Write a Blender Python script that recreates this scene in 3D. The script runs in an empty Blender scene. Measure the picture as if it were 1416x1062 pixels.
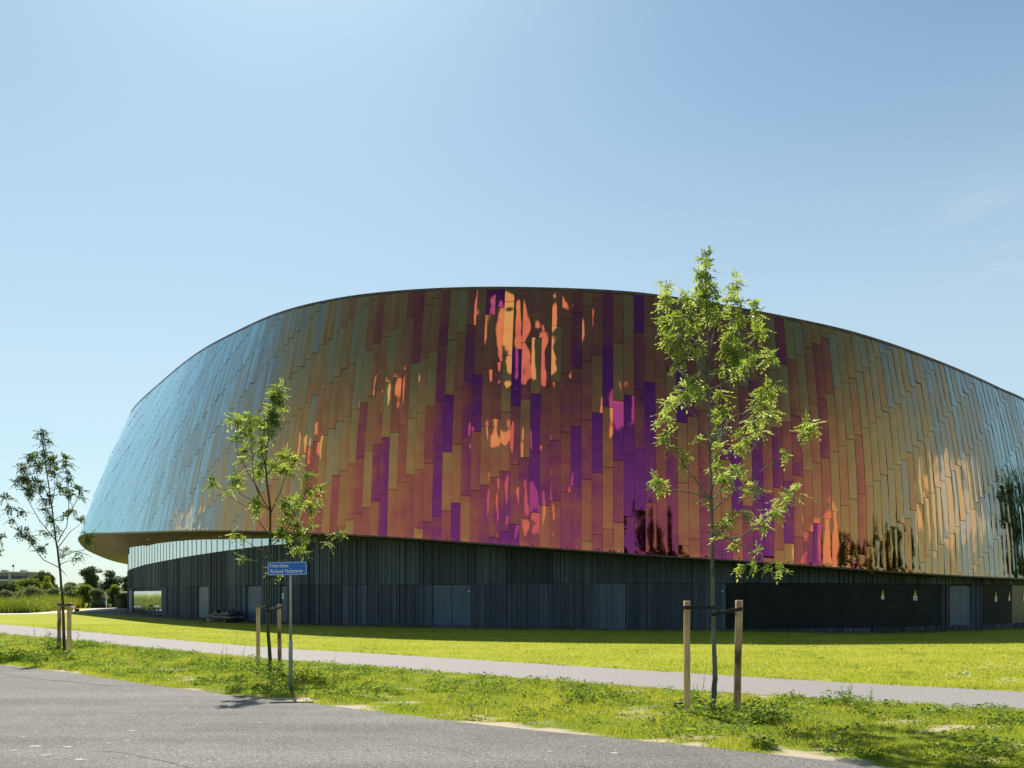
import bpy, bmesh, math, random
import numpy as np
from mathutils import Vector, Matrix, noise

random.seed(11)
rng = np.random.default_rng(11)
PI = math.pi
S = bpy.context.scene
COL = S.collection
F, U0, HZ, EYE = 1101.0, 708.0, 821.0, 1.75      # focal length and horizon of the photograph, eye height in metres


def P(u, v, Y):
    """point of the place seen along photograph direction (u, v) at depth Y"""
    return np.array([(u - U0) / F * Y, Y, EYE + (HZ - v) / F * Y])


def G(u, v):
    """ground point"""
    Y = F * EYE / (v - HZ)
    return np.array([(u - U0) / F * Y, Y, 0.0])


def sm(a, b, x):
    t = np.clip((x - a) / (b - a), 0, 1)
    return t * t * (3 - 2 * t)


def gh(x, y):
    """height of the ground: flat, with a shallow dip by the right front of the hall"""
    x = np.asarray(x, float); y = np.asarray(y, float)
    return -0.20 * sm(8, 20, x) * sm(26, 37, y) * (1 - sm(60, 90, y))


# ------------------------------------------------------------------ materials
def mat(name):
    m = bpy.data.materials.new(name)
    m.use_nodes = True
    nt = m.node_tree
    nt.nodes.clear()
    out = nt.nodes.new('ShaderNodeOutputMaterial')
    return m, nt, out


def N(nt, t, **kw):
    n = nt.nodes.new(t)
    for k, v in kw.items():
        if k in n.inputs:
            n.inputs[k].default_value = v
        else:
            setattr(n, k, v)
    return n


def ramp(nt, stops, interp='LINEAR'):
    r = nt.nodes.new('ShaderNodeValToRGB')
    r.color_ramp.interpolation = interp
    e = r.color_ramp.elements
    while len(e) < len(stops):
        e.new(0.5)
    for i, (p, c) in enumerate(stops):
        e[i].position = p
        e[i].color = (c[0], c[1], c[2], 1) if not isinstance(c, (int, float)) else (c, c, c, 1)
    return r


def noisy(name, c1, c2, scale=5.0, detail=6, rough=0.8, bump=0.0, bscale=None, metal=0.0, spec=0.3, stretch=(1, 1, 1), c3=None, lo=0.35, hi=0.65):
    m, nt, out = mat(name)
    tc = N(nt, 'ShaderNodeTexCoord')
    mp = N(nt, 'ShaderNodeMapping'); mp.inputs['Scale'].default_value = stretch
    nt.links.new(tc.outputs['Object'], mp.inputs['Vector'])
    nz = N(nt, 'ShaderNodeTexNoise', Scale=scale, Detail=detail, Roughness=0.6)
    nt.links.new(mp.outputs['Vector'], nz.inputs['Vector'])
    st = [(lo, c1), (hi, c2)] if c3 is None else [(lo, c1), ((lo + hi) / 2, c2), (hi, c3)]
    r = ramp(nt, st)
    nt.links.new(nz.outputs['Fac'], r.inputs['Fac'])
    b = N(nt, 'ShaderNodeBsdfPrincipled', Roughness=rough, Metallic=metal)
    b.inputs['Specular IOR Level'].default_value = spec
    nt.links.new(r.outputs['Color'], b.inputs['Base Color'])
    if bump:
        nb = N(nt, 'ShaderNodeTexNoise', Scale=bscale or scale * 3, Detail=4)
        nt.links.new(mp.outputs['Vector'], nb.inputs['Vector'])
        bp = N(nt, 'ShaderNodeBump', Strength=bump, Distance=0.02)
        nt.links.new(nb.outputs['Fac'], bp.inputs['Height'])
        nt.links.new(bp.outputs['Normal'], b.inputs['Normal'])
    nt.links.new(b.outputs['BSDF'], out.inputs['Surface'])
    return m


def leafy(name, cols, trans, scale=3.0, tw=0.5, gloss=0.12, rough=0.45):
    """thin leaf: diffuse + translucent, colour varies leaf by leaf through the 'tint' attribute"""
    m, nt, out = mat(name)
    at = N(nt, 'ShaderNodeAttribute'); at.attribute_name = 'tint'
    r = ramp(nt, [(i / (len(cols) - 1), c) for i, c in enumerate(cols)])
    r2 = ramp(nt, [(i / (len(trans) - 1), c) for i, c in enumerate(trans)])
    nt.links.new(at.outputs['Fac'], r.inputs['Fac'])
    nt.links.new(at.outputs['Fac'], r2.inputs['Fac'])
    d = N(nt, 'ShaderNodeBsdfDiffuse'); t = N(nt, 'ShaderNodeBsdfTranslucent')
    nt.links.new(r.outputs['Color'], d.inputs['Color'])
    nt.links.new(r2.outputs['Color'], t.inputs['Color'])
    mx = N(nt, 'ShaderNodeMixShader', Fac=tw)
    nt.links.new(d.outputs[0], mx.inputs[1]); nt.links.new(t.outputs[0], mx.inputs[2])
    g = N(nt, 'ShaderNodeBsdfGlossy', Roughness=rough)
    g.inputs['Color'].default_value = (1, 1, 1, 1)
    m2 = N(nt, 'ShaderNodeMixShader', Fac=gloss)
    nt.links.new(mx.outputs[0], m2.inputs[1]); nt.links.new(g.outputs[0], m2.inputs[2])
    nt.links.new(m2.outputs[0], out.inputs['Surface'])
    return m


# ------------------------------------------------------------------ object helpers
def link(name, me, parent=None, m=None):
    o = bpy.data.objects.new(name, me)
    COL.objects.link(o)
    if m is not None and me is not None:
        for mm in (m if isinstance(m, (list, tuple)) else [m]):
            me.materials.append(mm)
    if parent is not None:
        o.parent = parent
    return o


def tag(o, label=None, cat=None, group=None, kind=None):
    if label: o['label'] = label
    if cat: o['category'] = cat
    if group: o['group'] = group
    if kind: o['kind'] = kind
    return o


def thing(name, loc, label, cat, group=None, rz=0.0):
    o = bpy.data.objects.new(name, None)
    o.empty_display_size = 0.2
    COL.objects.link(o)
    o.location = tuple(float(c) for c in loc); o.rotation_euler = (0, 0, rz)
    return tag(o, label, cat, group)


def quads_mesh(name, verts, quads, smooth=False, attrs=None, mi=None):
    """fast mesh from numpy arrays; attrs: {name: per-vertex floats}"""
    me = bpy.data.meshes.new(name)
    verts = np.ascontiguousarray(verts, np.float32); quads = np.ascontiguousarray(quads, np.int32)
    k = quads.shape[1]
    me.vertices.add(len(verts)); me.vertices.foreach_set('co', verts.ravel())
    me.loops.add(quads.size); me.loops.foreach_set('vertex_index', quads.ravel())
    me.polygons.add(len(quads))
    me.polygons.foreach_set('loop_start', np.arange(0, quads.size, k, dtype=np.int32))
    me.polygons.foreach_set('loop_total', np.full(len(quads), k, np.int32))
    me.polygons.foreach_set('use_smooth', np.full(len(quads), bool(smooth) if not hasattr(smooth, '__len__') else True))
    if hasattr(smooth, '__len__'):
        me.polygons.foreach_set('use_smooth', np.asarray(smooth, bool))
    if mi is not None:
        me.polygons.foreach_set('material_index', np.asarray(mi, np.int32))
    me.update(calc_edges=True)
    me.validate()
    if attrs:
        for n, a in attrs.items():
            at = me.attributes.new(n, 'FLOAT', 'POINT')
            at.data.foreach_set('value', np.ascontiguousarray(a, np.float32))
    return me


class MB:
    """collects simple shapes into one mesh"""
    def __init__(self):
        self.v = []; self.f = []; self.mi = []; self.n = 0; self.cur = 0; self.sm = []

    def add(self, vs, fs, smooth=False):
        vs = [tuple(float(c) for c in p) for p in vs]
        for f in fs:
            self.f.append(tuple(i + self.n for i in f)); self.mi.append(self.cur); self.sm.append(smooth)
        self.v += vs; self.n += len(vs)

    def box(self, c, size, rz=0.0, M=None, bev=0.0):
        x, y, z = (s / 2 for s in size)
        if bev > 0:
            b = min(bev, x * .9, y * .9, z * .9)
            ring = lambda zz, ex, ey: [(-ex + b, -ey, zz), (ex - b, -ey, zz), (ex, -ey + b, zz), (ex, ey - b, zz), (ex - b, ey, zz), (-ex + b, ey, zz), (-ex, ey - b, zz), (-ex, -ey + b, zz)]
            rings = [ring(-z, x - b, y - b), ring(-z + b, x, y), ring(z - b, x, y), ring(z, x - b, y - b)]
            vs = [p for r in rings for p in r]
            fs = [tuple(range(7, -1, -1)), tuple(range(24, 32))]
            for k in range(3):
                for i in range(8):
                    j = (i + 1) % 8
                    fs.append((k * 8 + i, k * 8 + j, k * 8 + 8 + j, k * 8 + 8 + i))
        else:
            vs = [(-x, -y, -z), (x, -y, -z), (x, y, -z), (-x, y, -z), (-x, -y, z), (x, -y, z), (x, y, z), (-x, y, z)]
            fs = [(0, 3, 2, 1), (4, 5, 6, 7), (0, 1, 5, 4), (1, 2, 6, 5), (2, 3, 7, 6), (3, 0, 4, 7)]
        ca, sa = math.cos(rz), math.sin(rz)
        o = []
        for p in vs:
            if M is not None:
                q = M @ Vector(p)
            else:
                q = (p[0] * ca - p[1] * sa, p[0] * sa + p[1] * ca, p[2])
            o.append((q[0] + c[0], q[1] + c[1], q[2] + c[2]))
        self.add(o, fs)

    def tube(self, pts, rad, sides=8, caps=True, wob=0.0):
        pts = [Vector(p) for p in pts]
        n = len(pts)
        rings = []
        prev = None
        for i, p in enumerate(pts):
            t = (pts[min(i + 1, n - 1)] - pts[max(i - 1, 0)])
            if t.length < 1e-9: t = Vector((0, 0, 1))
            t.normalize()
            if prev is None:
                a = t.orthogonal().normalized()
            else:
                a = prev - t * prev.dot(t)
                if a.length < 1e-6: a = t.orthogonal()
                a.normalize()
            prev = a
            b = t.cross(a)
            r = rad[i] if hasattr(rad, '__len__') else rad
            rings.append([p + (a * math.cos(2 * PI * k / sides) + b * math.sin(2 * PI * k / sides)) * r * (1 + (random.uniform(-wob, wob) if wob else 0)) for k in range(sides)])
        vs = [q for r in rings for q in r]
        fs = []
        for i in range(n - 1):
            for k in range(sides):
                j = (k + 1) % sides
                fs.append((i * sides + k, i * sides + j, (i + 1) * sides + j, (i + 1) * sides + k))
        if caps:
            fs.append(tuple(range(sides - 1, -1, -1)))
            fs.append(tuple(range((n - 1) * sides, n * sides)))
        self.add(vs, fs, True)

    def poly(self, pts, z0, z1):
        """vertical prism from a plan outline"""
        n = len(pts)
        vs = [(p[0], p[1], z0) for p in pts] + [(p[0], p[1], z1) for p in pts]
        fs = [tuple(range(n - 1, -1, -1)), tuple(range(n, 2 * n))] + [(i, (i + 1) % n, n + (i + 1) % n, n + i) for i in range(n)]
        self.add(vs, fs)

    def build(self, name, m, parent=None):
        me = bpy.data.meshes.new(name)
        me.from_pydata(self.v, [], self.f)
        me.polygons.foreach_set('material_index', np.array(self.mi, np.int32))
        me.polygons.foreach_set('use_smooth', np.array(self.sm, bool))
        me.update()
        return link(name, me, parent, m)


def leaf_quads(c, d, nrm, ln, wd, tint, fold=0.25):
    """arrays of rhombic leaves: base c, direction d, face normal nrm"""
    d = d / (np.linalg.norm(d, axis=1, keepdims=True) + 1e-9)
    s = np.cross(d, nrm); s /= (np.linalg.norm(s, axis=1, keepdims=True) + 1e-9)
    up = np.cross(s, d)
    ln = ln[:, None]; wd = wd[:, None]
    a = c; b = c + d * ln * .45 + s * wd * .5 + up * wd * fold; e = c + d * ln - up * wd * fold * .6; f = c + d * ln * .45 - s * wd * .5 + up * wd * fold
    v = np.stack([a, b, e, f], 1).reshape(-1, 3)
    q = np.arange(len(c) * 4).reshape(-1, 4)
    return v, q, np.repeat(tint, 4)


def unit(n):
    v = rng.normal(size=(n, 3))
    return v / np.linalg.norm(v, axis=1, keepdims=True)


# ------------------------------------------------------------------ camera, light, sky
cam_d = bpy.data.cameras.new('camera')
cam_d.sensor_width = 36; cam_d.lens = 28.0; cam_d.shift_y = (HZ - 531) / 1416
cam_d.clip_end = 4000; cam_d.clip_start = 0.05
cam = bpy.data.objects.new('camera', cam_d); COL.objects.link(cam)
cam.location = (0, 0, EYE); cam.rotation_euler = (math.radians(90), 0, 0)
S.camera = cam

SUN_EL = math.radians(53.0)
SUN_AZ = math.atan2(-0.33, 1.0)                    # from +Y (north) turning towards +X
sv = Vector((math.sin(SUN_AZ) * math.cos(SUN_EL), math.cos(SUN_AZ) * math.cos(SUN_EL), math.sin(SUN_EL)))
sun_d = bpy.data.lights.new('sun', 'SUN'); sun_d.energy = 4.6; sun_d.angle = math.radians(0.55); sun_d.color = (1.0, 0.95, 0.86)
sun = bpy.data.objects.new('sun', sun_d); COL.objects.link(sun)
sun.rotation_euler = sv.to_track_quat('Z', 'Y').to_euler()

W = bpy.data.worlds.new('World'); S.world = W; W.use_nodes = True
nt = W.node_tree; nt.nodes.clear()
wo = nt.nodes.new('ShaderNodeOutputWorld')
bg = N(nt, 'ShaderNodeBackground', Strength=0.071)
sky = nt.nodes.new('ShaderNodeTexSky'); sky.sky_type = 'NISHITA'; sky.sun_disc = False
sky.sun_elevation = SUN_EL; sky.sun_rotation = SUN_AZ
sky.air_density = 1.0; sky.dust_density = 0.6; sky.ozone_density = 0.5
tc = N(nt, 'ShaderNodeTexCoord')
# cumulus clouds on the far side of the sky and a wisp of cirrus: (direction, radius)
CLOUDS = [((-0.345, -0.66, 0.68), 0.062), ((-0.10, -0.85, 0.50), 0.06), ((-0.34, -0.72, 0.60), 0.05), ((0.975, -0.07, 0.18), 0.115), ((0.735, -0.655, 0.16), 0.09),
          ((-0.885, 0.405, 0.205), 0.05), ((-0.93, -0.17, 0.37), 0.035), ((-0.72, -0.50, 0.50), 0.05), ((-0.44, -0.78, 0.42), 0.035), ((-0.40, -0.87, 0.28), 0.05)]
nz = N(nt, 'ShaderNodeTexNoise', Scale=5.0, Detail=9, Roughness=0.62)
nt.links.new(tc.outputs['Generated'], nz.inputs['Vector'])
mask = None
for (d, r) in CLOUDS:
    dv = Vector(d).normalized(); dv.rotate(Matrix.Rotation(0.052, 3, 'Z'))
    dist = N(nt, 'ShaderNodeVectorMath', operation='DISTANCE')
    nt.links.new(tc.outputs['Generated'], dist.inputs[0]); dist.inputs[1].default_value = dv
    mr = N(nt, 'ShaderNodeMapRange'); mr.inputs['From Min'].default_value = 0.0; mr.inputs['From Max'].default_value = r * 1.6
    mr.inputs['To Min'].default_value = 0.42; mr.inputs['To Max'].default_value = -0.25
    nt.links.new(dist.outputs['Value'], mr.inputs['Value'])
    if mask is None:
        mask = mr.outputs[0]
    else:
        mxn = N(nt, 'ShaderNodeMath', operation='MAXIMUM')
        nt.links.new(mask, mxn.inputs[0]); nt.links.new(mr.outputs[0], mxn.inputs[1]); mask = mxn.outputs[0]
ad = N(nt, 'ShaderNodeMath', operation='ADD'); nt.links.new(mask, ad.inputs[0]); nt.links.new(nz.outputs['Fac'], ad.inputs[1])
cr = ramp(nt, [(0.54, 0.0), (0.64, 1.0)]); nt.links.new(ad.outputs[0], cr.inputs['Fac'])
# cirrus low on the right
mp = N(nt, 'ShaderNodeMapping'); mp.inputs['Scale'].default_value = (3, 3, 16); mp.inputs['Rotation'].default_value = (0.0, 0.12, 0)
nt.links.new(tc.outputs['Generated'], mp.inputs['Vector'])
nz2 = N(nt, 'ShaderNodeTexNoise', Scale=1.6, Detail=8, Roughness=0.6); nt.links.new(mp.outputs[0], nz2.inputs['Vector'])
dist = N(nt, 'ShaderNodeVectorMath', operation='DISTANCE'); nt.links.new(tc.outputs['Generated'], dist.inputs[0])
dist.inputs[1].default_value = Vector((0.61, 1.0, 0.452)).normalized()
mr = N(nt, 'ShaderNodeMapRange'); mr.inputs['From Min'].default_value = 0.0; mr.inputs['From Max'].default_value = 0.075; mr.inputs['To Min'].default_value = 1; mr.inputs['To Max'].default_value = 0
nt.links.new(dist.outputs['Value'], mr.inputs['Value'])
cr2 = ramp(nt, [(0.46, 0.0), (0.75, 0.30)]); nt.links.new(nz2.outputs['Fac'], cr2.inputs['Fac'])
ml = N(nt, 'ShaderNodeMath', operation='MULTIPLY'); nt.links.new(cr2.outputs['Color'], ml.inputs[0]); nt.links.new(mr.outputs[0], ml.inputs[1])
tot = N(nt, 'ShaderNodeMath', operation='MAXIMUM'); nt.links.new(cr.outputs['Color'], tot.inputs[0]); nt.links.new(ml.outputs[0], tot.inputs[1])
mixc = N(nt, 'ShaderNodeMix', data_type='RGBA')
nt.links.new(tot.outputs[0], mixc.inputs['Factor'])
tnt = N(nt, 'ShaderNodeMix', data_type='RGBA', blend_type='MULTIPLY'); tnt.inputs['Factor'].default_value = 1
nt.links.new(sky.outputs['Color'], tnt.inputs['A']); tnt.inputs['B'].default_value = (0.84, 1.035, 0.985, 1)
sxyz = N(nt, 'ShaderNodeSeparateXYZ'); nt.links.new(tc.outputs['Generated'], sxyz.inputs[0])
hz_ = N(nt, 'ShaderNodeMapRange', interpolation_type='SMOOTHSTEP'); hz_.inputs['From Min'].default_value = 0.62; hz_.inputs['From Max'].default_value = 0.22; hz_.inputs['To Min'].default_value = 0; hz_.inputs['To Max'].default_value = 0.55
nt.links.new(sxyz.outputs['Z'], hz_.inputs['Value'])
mlk = N(nt, 'ShaderNodeMix', data_type='RGBA'); nt.links.new(hz_.outputs[0], mlk.inputs['Factor']); nt.links.new(tnt.outputs['Result'], mlk.inputs['A']); mlk.inputs['B'].default_value = (5.3, 6.3, 6.9, 1)
nt.links.new(mlk.outputs['Result'], mixc.inputs['A']); mixc.inputs['B'].default_value = (10.0, 9.5, 8.9, 1)
nt.links.new(mixc.outputs['Result'], bg.inputs['Color'])
nt.links.new(bg.outputs[0], wo.inputs['Surface'])

S.view_settings.view_transform = 'Standard'; S.view_settings.look = 'None'
S.view_settings.exposure = 0.85; S.view_settings.gamma = 1.0; S.view_settings.use_curve_mapping = False
S.cycles.max_bounces = 8; S.cycles.sample_clamp_indirect = 6.0

# ------------------------------------------------------------------ the hall: three closed curves (wall foot, rim of the cladding, top edge)
def rimP(u, v, Y): return P(u, v, Y)
def topP(u, v, z):
    Y = (z - EYE) * F / (HZ - v)
    return np.array([(u - U0) / F * Y, Y, z])
def baseP(u, Y, z): return np.array([(u - U0) / F * Y, Y, z])   # z: where the wall meets the soffit

ST = [  # rim, top, wall
    (rimP(118, 738, 73), topP(183, 568, 19.45), baseP(177, 75, 5.95)),
    (rimP(150, 736.5, 65), topP(228, 524.5, 19.5), baseP(200, 69, 5.92)),
    (rimP(200, 735, 55.5), topP(275, 487.5, 19.2), baseP(255, 58, 5.60)),
    (rimP(265, 733.5, 49), topP(335, 455, 18.9), baseP(315, 51, 5.22)),
    (rimP(340, 734, 45), topP(392, 431, 18.5), baseP(375, 47.2, 5.0)),
    (rimP(430, 737, 42.2), topP(465, 413.5, 18.1), baseP(455, 44.4, 4.86)),
    (rimP(530, 741.5, 40.4), topP(550, 403, 17.75), baseP(545, 42.6, 4.60)),
    (rimP(640, 749, 39), topP(652, 398, 17.4), baseP(648, 41.1, 4.24)),
    (rimP(760, 757.5, 37.9), topP(764, 399, 17.0), baseP(763, 39.8, 3.88)),
    (rimP(880, 766, 37.2), topP(878, 405, 16.5), baseP(878, 38.8, 3.55)),
    (rimP(1000, 773.5, 36.9), topP(988, 420.5, 16.0), baseP(1000, 38.3, 3.3)),
    (rimP(1116, 781.5, 37.4), topP(1100, 441.5, 15.3), baseP(1114, 38.6, 3.05)),
    (rimP(1220, 789, 38.6), topP(1194, 464, 14.8), baseP(1214, 39.8, 2.83)),
    (rimP(1331, 796, 41.3), topP(1297, 500, 14.2), baseP(1318, 42.3, 2.66)),
    (rimP(1416, 799.5, 44.6), topP(1376, 534.5, 13.7), baseP(1400, 45.5, 2.6)),
    (np.array([33.3, 48.6, 2.6]), np.array([32.3, 49.5, 13.4]), np.array([32.6, 49.6, 2.55])),
]
back_rim = [(40, 57, 2.7), (46, 70, 2.8), (47, 86, 3.0), (43, 103, 3.4), (32, 117, 4), (15, 127, 4.6), (-5, 131, 5), (-25, 130, 5.4), (-40, 124, 5.6), (-47.6, 114.5, 5.6)]
back_top = [(37.5, 57.5, 13.4), (41.5, 71, 13.4), (42.5, 86, 13.5), (39, 100, 13.8), (29, 113, 14.3), (14, 122, 15), (-4, 126, 16), (-22, 125, 17), (-35, 119, 18), (-41.5, 112, 18.6)]
for r, t in zip(back_rim, back_top):
    r = np.array(r, float); t = np.array(t, float)
    d = np.array([0, 88, 0]) - r; d[2] = 0; d /= np.linalg.norm(d)
    b = r + d * 3.0; b[2] = r[2] - .05
    ST.append((r, t, b))
ST.append((rimP(176, 779, 102), np.array([-44.0, 106, 18.9]), np.array([-43.4, 106, 5.5])))
ST.append((rimP(128, 763.5, 87), np.array([-42.3, 96, 19.2]), np.array([-41, 95, 5.7])))
ST.append((rimP(109, 747, 77.5), np.array([-40.3, 85, 19.4]), np.array([-38.7, 84, 5.85])))
NST = len(ST)
RIM, TOP, BAS = (np.array([s[k] for s in ST]) for k in range(3))


def cr_eval(C, p):
    """closed Catmull-Rom (centripetal-free, dense stations) at parameters p"""
    p = np.asarray(p, float)
    i = np.floor(p).astype(int); t = (p - i)[:, None]
    a, b, c, d = (C[(i + k) % NST] for k in (-1, 0, 1, 2))
    return 0.5 * (2 * b + (c - a) * t + (2 * a - 5 * b + 4 * c - d) * t ** 2 + (3 * b - a - 3 * c + d) * t ** 3)


PD = np.arange(0, NST, 0.01)
def arclen(C):
    q = cr_eval(C, np.append(PD, NST)); q[:, 2] = 0
    return np.concatenate([[0], np.cumsum(np.linalg.norm(np.diff(q, axis=0), axis=1))])
SR, SB = arclen(RIM), arclen(BAS)
PX = np.append(PD, NST)
def p_of_rim(s): return np.interp(np.mod(s, SR[-1]), SR, PX)
def p_of_bas(s): return np.interp(np.mod(s, SB[-1]), SB, PX)
def s_of_u(C, SS, u):
    """arc length on the visible front of a curve where it is seen in direction u"""
    q = cr_eval(C, PD); uu = U0 + F * q[:, 0] / q[:, 1]
    m = PD < 15.0
    return float(np.interp(u, uu[m], SS[:-1][m]))


def plan_frame(C, p):
    a = cr_eval(C, p); b = cr_eval(C, np.asarray(p) + 0.02); c = cr_eval(C, np.asarray(p) - 0.02)
    t = b - c; t[:, 2] = 0; t /= np.linalg.norm(t, axis=1, keepdims=True)
    n = np.stack([t[:, 1], -t[:, 0], np.zeros(len(t))], 1)     # outwards (curve runs left to right along the front)
    return a, t, n


hall = thing('sports_hall', (0, 85, 0), 'huge oval sports hall clad in iridescent purple, gold and turquoise metal above a dark wall', 'sports hall')
HL = np.array([0, 85, 0.0])

# -- iridescent cladding: every sheet a slightly buckled panel of its own within one skin
def cladding():
    L = SR[-1]; ncol = int(round(L / 0.50)); w = L / ncol
    p_edges = p_of_rim(np.arange(ncol + 1) * w); p_edges[-1] = NST
    V, Q, A, B, SMO, MI = [], [], [], [], [], []
    colv = np.clip(.5 + np.cumsum(rng.normal(0, .10, ncol)) * .0 + rng.normal(0, .19, ncol), 0, 1)
    n0 = 0
    jit = rng.normal(0, 0.03, ncol)
    prev_big = 0
    for k in range(ncol):
        pa, pb = p_edges[k], p_edges[k + 1]
        pm = (pa + pb) / 2
        front = pm < 15.6 or pm > NST - 2.6
        ra, rb = cr_eval(RIM, [pa, pb]); ta, tb = cr_eval(TOP, [pa, pb])
        H = np.linalg.norm((ta + tb) / 2 - (ra + rb) / 2)
        per = 2.95
        off = (0.34 * k + 0.0 * math.sin(k * .21)) % per + jit[k]
        cuts = [0.0] + [c for c in np.arange(off - per, H + per, per) if 0.25 < c < H - 0.25] + [H]
        across = rb - ra; upv = (ta + tb) / 2 - (ra + rb) / 2
        nrm = np.cross(across, upv); nrm /= np.linalg.norm(nrm)
        nx, per_m = (7, 5.0) if front else (3, 0.4)
        for j in range(len(cuts) - 1):
            z0, z1 = cuts[j], cuts[j + 1]
            ny = max(2, int((z1 - z0) * per_m) + 1)
            xs = np.linspace(0, 1, nx); ys = np.linspace(0, 1, ny)
            if front and j == 0:
                ys = np.concatenate([[0, .03, .07, .12, .18], np.linspace(.28, z1 - z0, ny)]) / (z1 - z0); ny = len(ys)
            gx, gy = np.meshgrid(xs, ys)
            tt = (z0 + (0.010 if front else 0) + (z1 - z0 - (.020 if front else 0)) * gy) / H
            pa3 = ra + (ta - ra) * tt[..., None]; pb3 = rb + (tb - rb) * tt[..., None]
            g = 0.005 / w if front else 0
            fx = g + (1 - 2 * g) * gx
            pos = pa3 + (pb3 - pa3) * fx[..., None]
            bulge = 0.30 * np.sin(PI * np.clip(tt, 0, 1))
            disp = bulge
            if front:
                pil = np.sin(PI * gx) ** 0.8
                amp = 0.0062
                ph = rng.uniform(0, 6.28, 6); fr = rng.uniform(0.6, 1.9, 3); L2 = (z1 - z0)
                yy = gy * L2
                warp = (np.sin(yy * fr[0] * 2.1 + ph[0] + gx * 1.2) * .6 + np.sin(yy * fr[1] * 4.5 + ph[1] - gx * 1.7) * .30 + np.sin(yy * fr[2] * 8 + ph[2] + gx * 3) * .13)
                endk = np.exp(-((1 - gy) * L2 / 0.22) ** 2) + np.exp(-(gy * L2 / 0.22) ** 2)
                disp = disp + amp * (warp * (0.55 + .45 * pil) + rng.uniform(-.5, 1.6) * pil * 1.1) - 0.005 * endk * pil * rng.choice([0, .15, .3, 1.0])
                disp = disp + (0.5 - gx) * 0.010 + (0.5 - gy) * 0.013
                if j == 0:
                    disp = disp - 0.017 * np.exp(-(gy * L2 / .10) ** 2) * np.clip(pil, 0, 1) * rng.uniform(.1, 1.0)
                disp = disp + (gx - .5) * rng.normal(0, 0.0028) + (gy - .5) * rng.normal(0, 0.009)
            pos = pos + nrm * disp[..., None]
            idx = np.arange(nx * ny).reshape(ny, nx) + n0
            q = np.stack([idx[:-1, :-1], idx[:-1, 1:], idx[1:, 1:], idx[1:, :-1]], -1).reshape(-1, 4)
            V.append(pos.reshape(-1, 3)); Q.append(q); SMO.append(np.ones(len(q), bool)); MI.append(np.zeros(len(q), int))
            nn_ = nx * ny
            if front:
                loop = np.concatenate([idx[0, :-1], idx[:-1, -1], idx[-1, :0:-1], idx[:0:-1, 0]]) - n0
                e0 = pos.reshape(-1, 3)[loop]; e1 = e0 - nrm * .045; m_ = len(loop)
                V.append(np.concatenate([e0, e1])); ii = np.arange(m_); jj = (ii + 1) % m_
                Q.append(np.stack([ii, ii + m_, jj + m_, jj], 1) + n0 + nn_); SMO.append(np.zeros(m_, bool)); MI.append(np.ones(m_, int))
                nn_ += 2 * m_
            x = rng.random()
            val = .55 * colv[k] + .45 * (0.5 + rng.normal(0, .2))
            if x < .16: val = rng.uniform(.85, 1.0)
            elif x < .36: val = rng.uniform(.0, .18)
            A.append(np.full(nn_, val)); B.append(np.full(nn_, rng.random()))
            n0 += nn_
    return np.concatenate(V), np.concatenate(Q), np.concatenate(A), np.concatenate(B), np.concatenate(SMO), np.concatenate(MI)


m_edge = noisy('dark_panel_edge', (.10, .085, .075), (.16, .135, .12), 2, rough=.5, metal=.6)  # sheet edges coloured dark to stand for the shadow lines at the seams
m_clad, nt, out = mat('iridescent_steel')
geo = N(nt, 'ShaderNodeNewGeometry')
dot = N(nt, 'ShaderNodeVectorMath', operation='DOT_PRODUCT'); nt.links.new(geo.outputs['Incoming'], dot.inputs[0]); nt.links.new(geo.outputs['Normal'], dot.inputs[1])
ab = N(nt, 'ShaderNodeMath', operation='ABSOLUTE'); nt.links.new(dot.outputs['Value'], ab.inputs[0])
at = N(nt, 'ShaderNodeAttribute'); at.attribute_name = 'film'
tcl = N(nt, 'ShaderNodeTexCoord')
nzl = N(nt, 'ShaderNodeTexNoise', Scale=0.9, Detail=4, Roughness=.6); nt.links.new(tcl.outputs['Object'], nzl.inputs['Vector'])
# film thickness = panel value + soft mottling
m1 = N(nt, 'ShaderNodeMath', operation='MULTIPLY_ADD'); nt.links.new(at.outputs['Fac'], m1.inputs[0]); m1.inputs[1].default_value = 0.34; m1.inputs[2].default_value = -0.205
m2 = N(nt, 'ShaderNodeMath', operation='MULTIPLY_ADD'); nt.links.new(nzl.outputs['Fac'], m2.inputs[0]); m2.inputs[1].default_value = 0.26; m2.inputs[2].default_value = -0.13
sft = N(nt, 'ShaderNodeMath', operation='ADD'); nt.links.new(m1.outputs[0], sft.inputs[0]); nt.links.new(m2.outputs[0], sft.inputs[1])
gr = N(nt, 'ShaderNodeMapRange'); gr.inputs['From Min'].default_value = .12; gr.inputs['From Max'].default_value = .75; gr.inputs['To Min'].default_value = .22
nt.links.new(ab.outputs[0], gr.inputs['Value'])
csum = N(nt, 'ShaderNodeMath', operation='MULTIPLY_ADD'); nt.links.new(sft.outputs[0], csum.inputs[0]); nt.links.new(gr.outputs[0], csum.inputs[1]); nt.links.new(ab.outputs[0], csum.inputs[2])
rmp = ramp(nt, [(0.0, (.62, .80, .75)), (0.12, (.46, .62, .60)), (0.26, (.36, .42, .37)), (0.36, (.33, .285, .21)), (0.48, (.42, .28, .13)), (0.60, (.48, .265, .085)), (0.70, (.52, .21, .072)),
                (0.80, (.50, .142, .066)), (0.88, (.43, .096, .070)), (0.94, (.33, .058, .105)), (1.0, (.245, .038, .15))])
nt.links.new(csum.outputs[0], rmp.inputs['Fac'])
b = N(nt, 'ShaderNodeBsdfPrincipled', Metallic=1.0, Roughness=0.07)
b.inputs['Specular Tint'].default_value = (.8, .95, 1, 1)
nzr = N(nt, 'ShaderNodeTexNoise', Scale=2.2, Detail=5); nt.links.new(tcl.outputs['Object'], nzr.inputs['Vector'])
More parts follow.
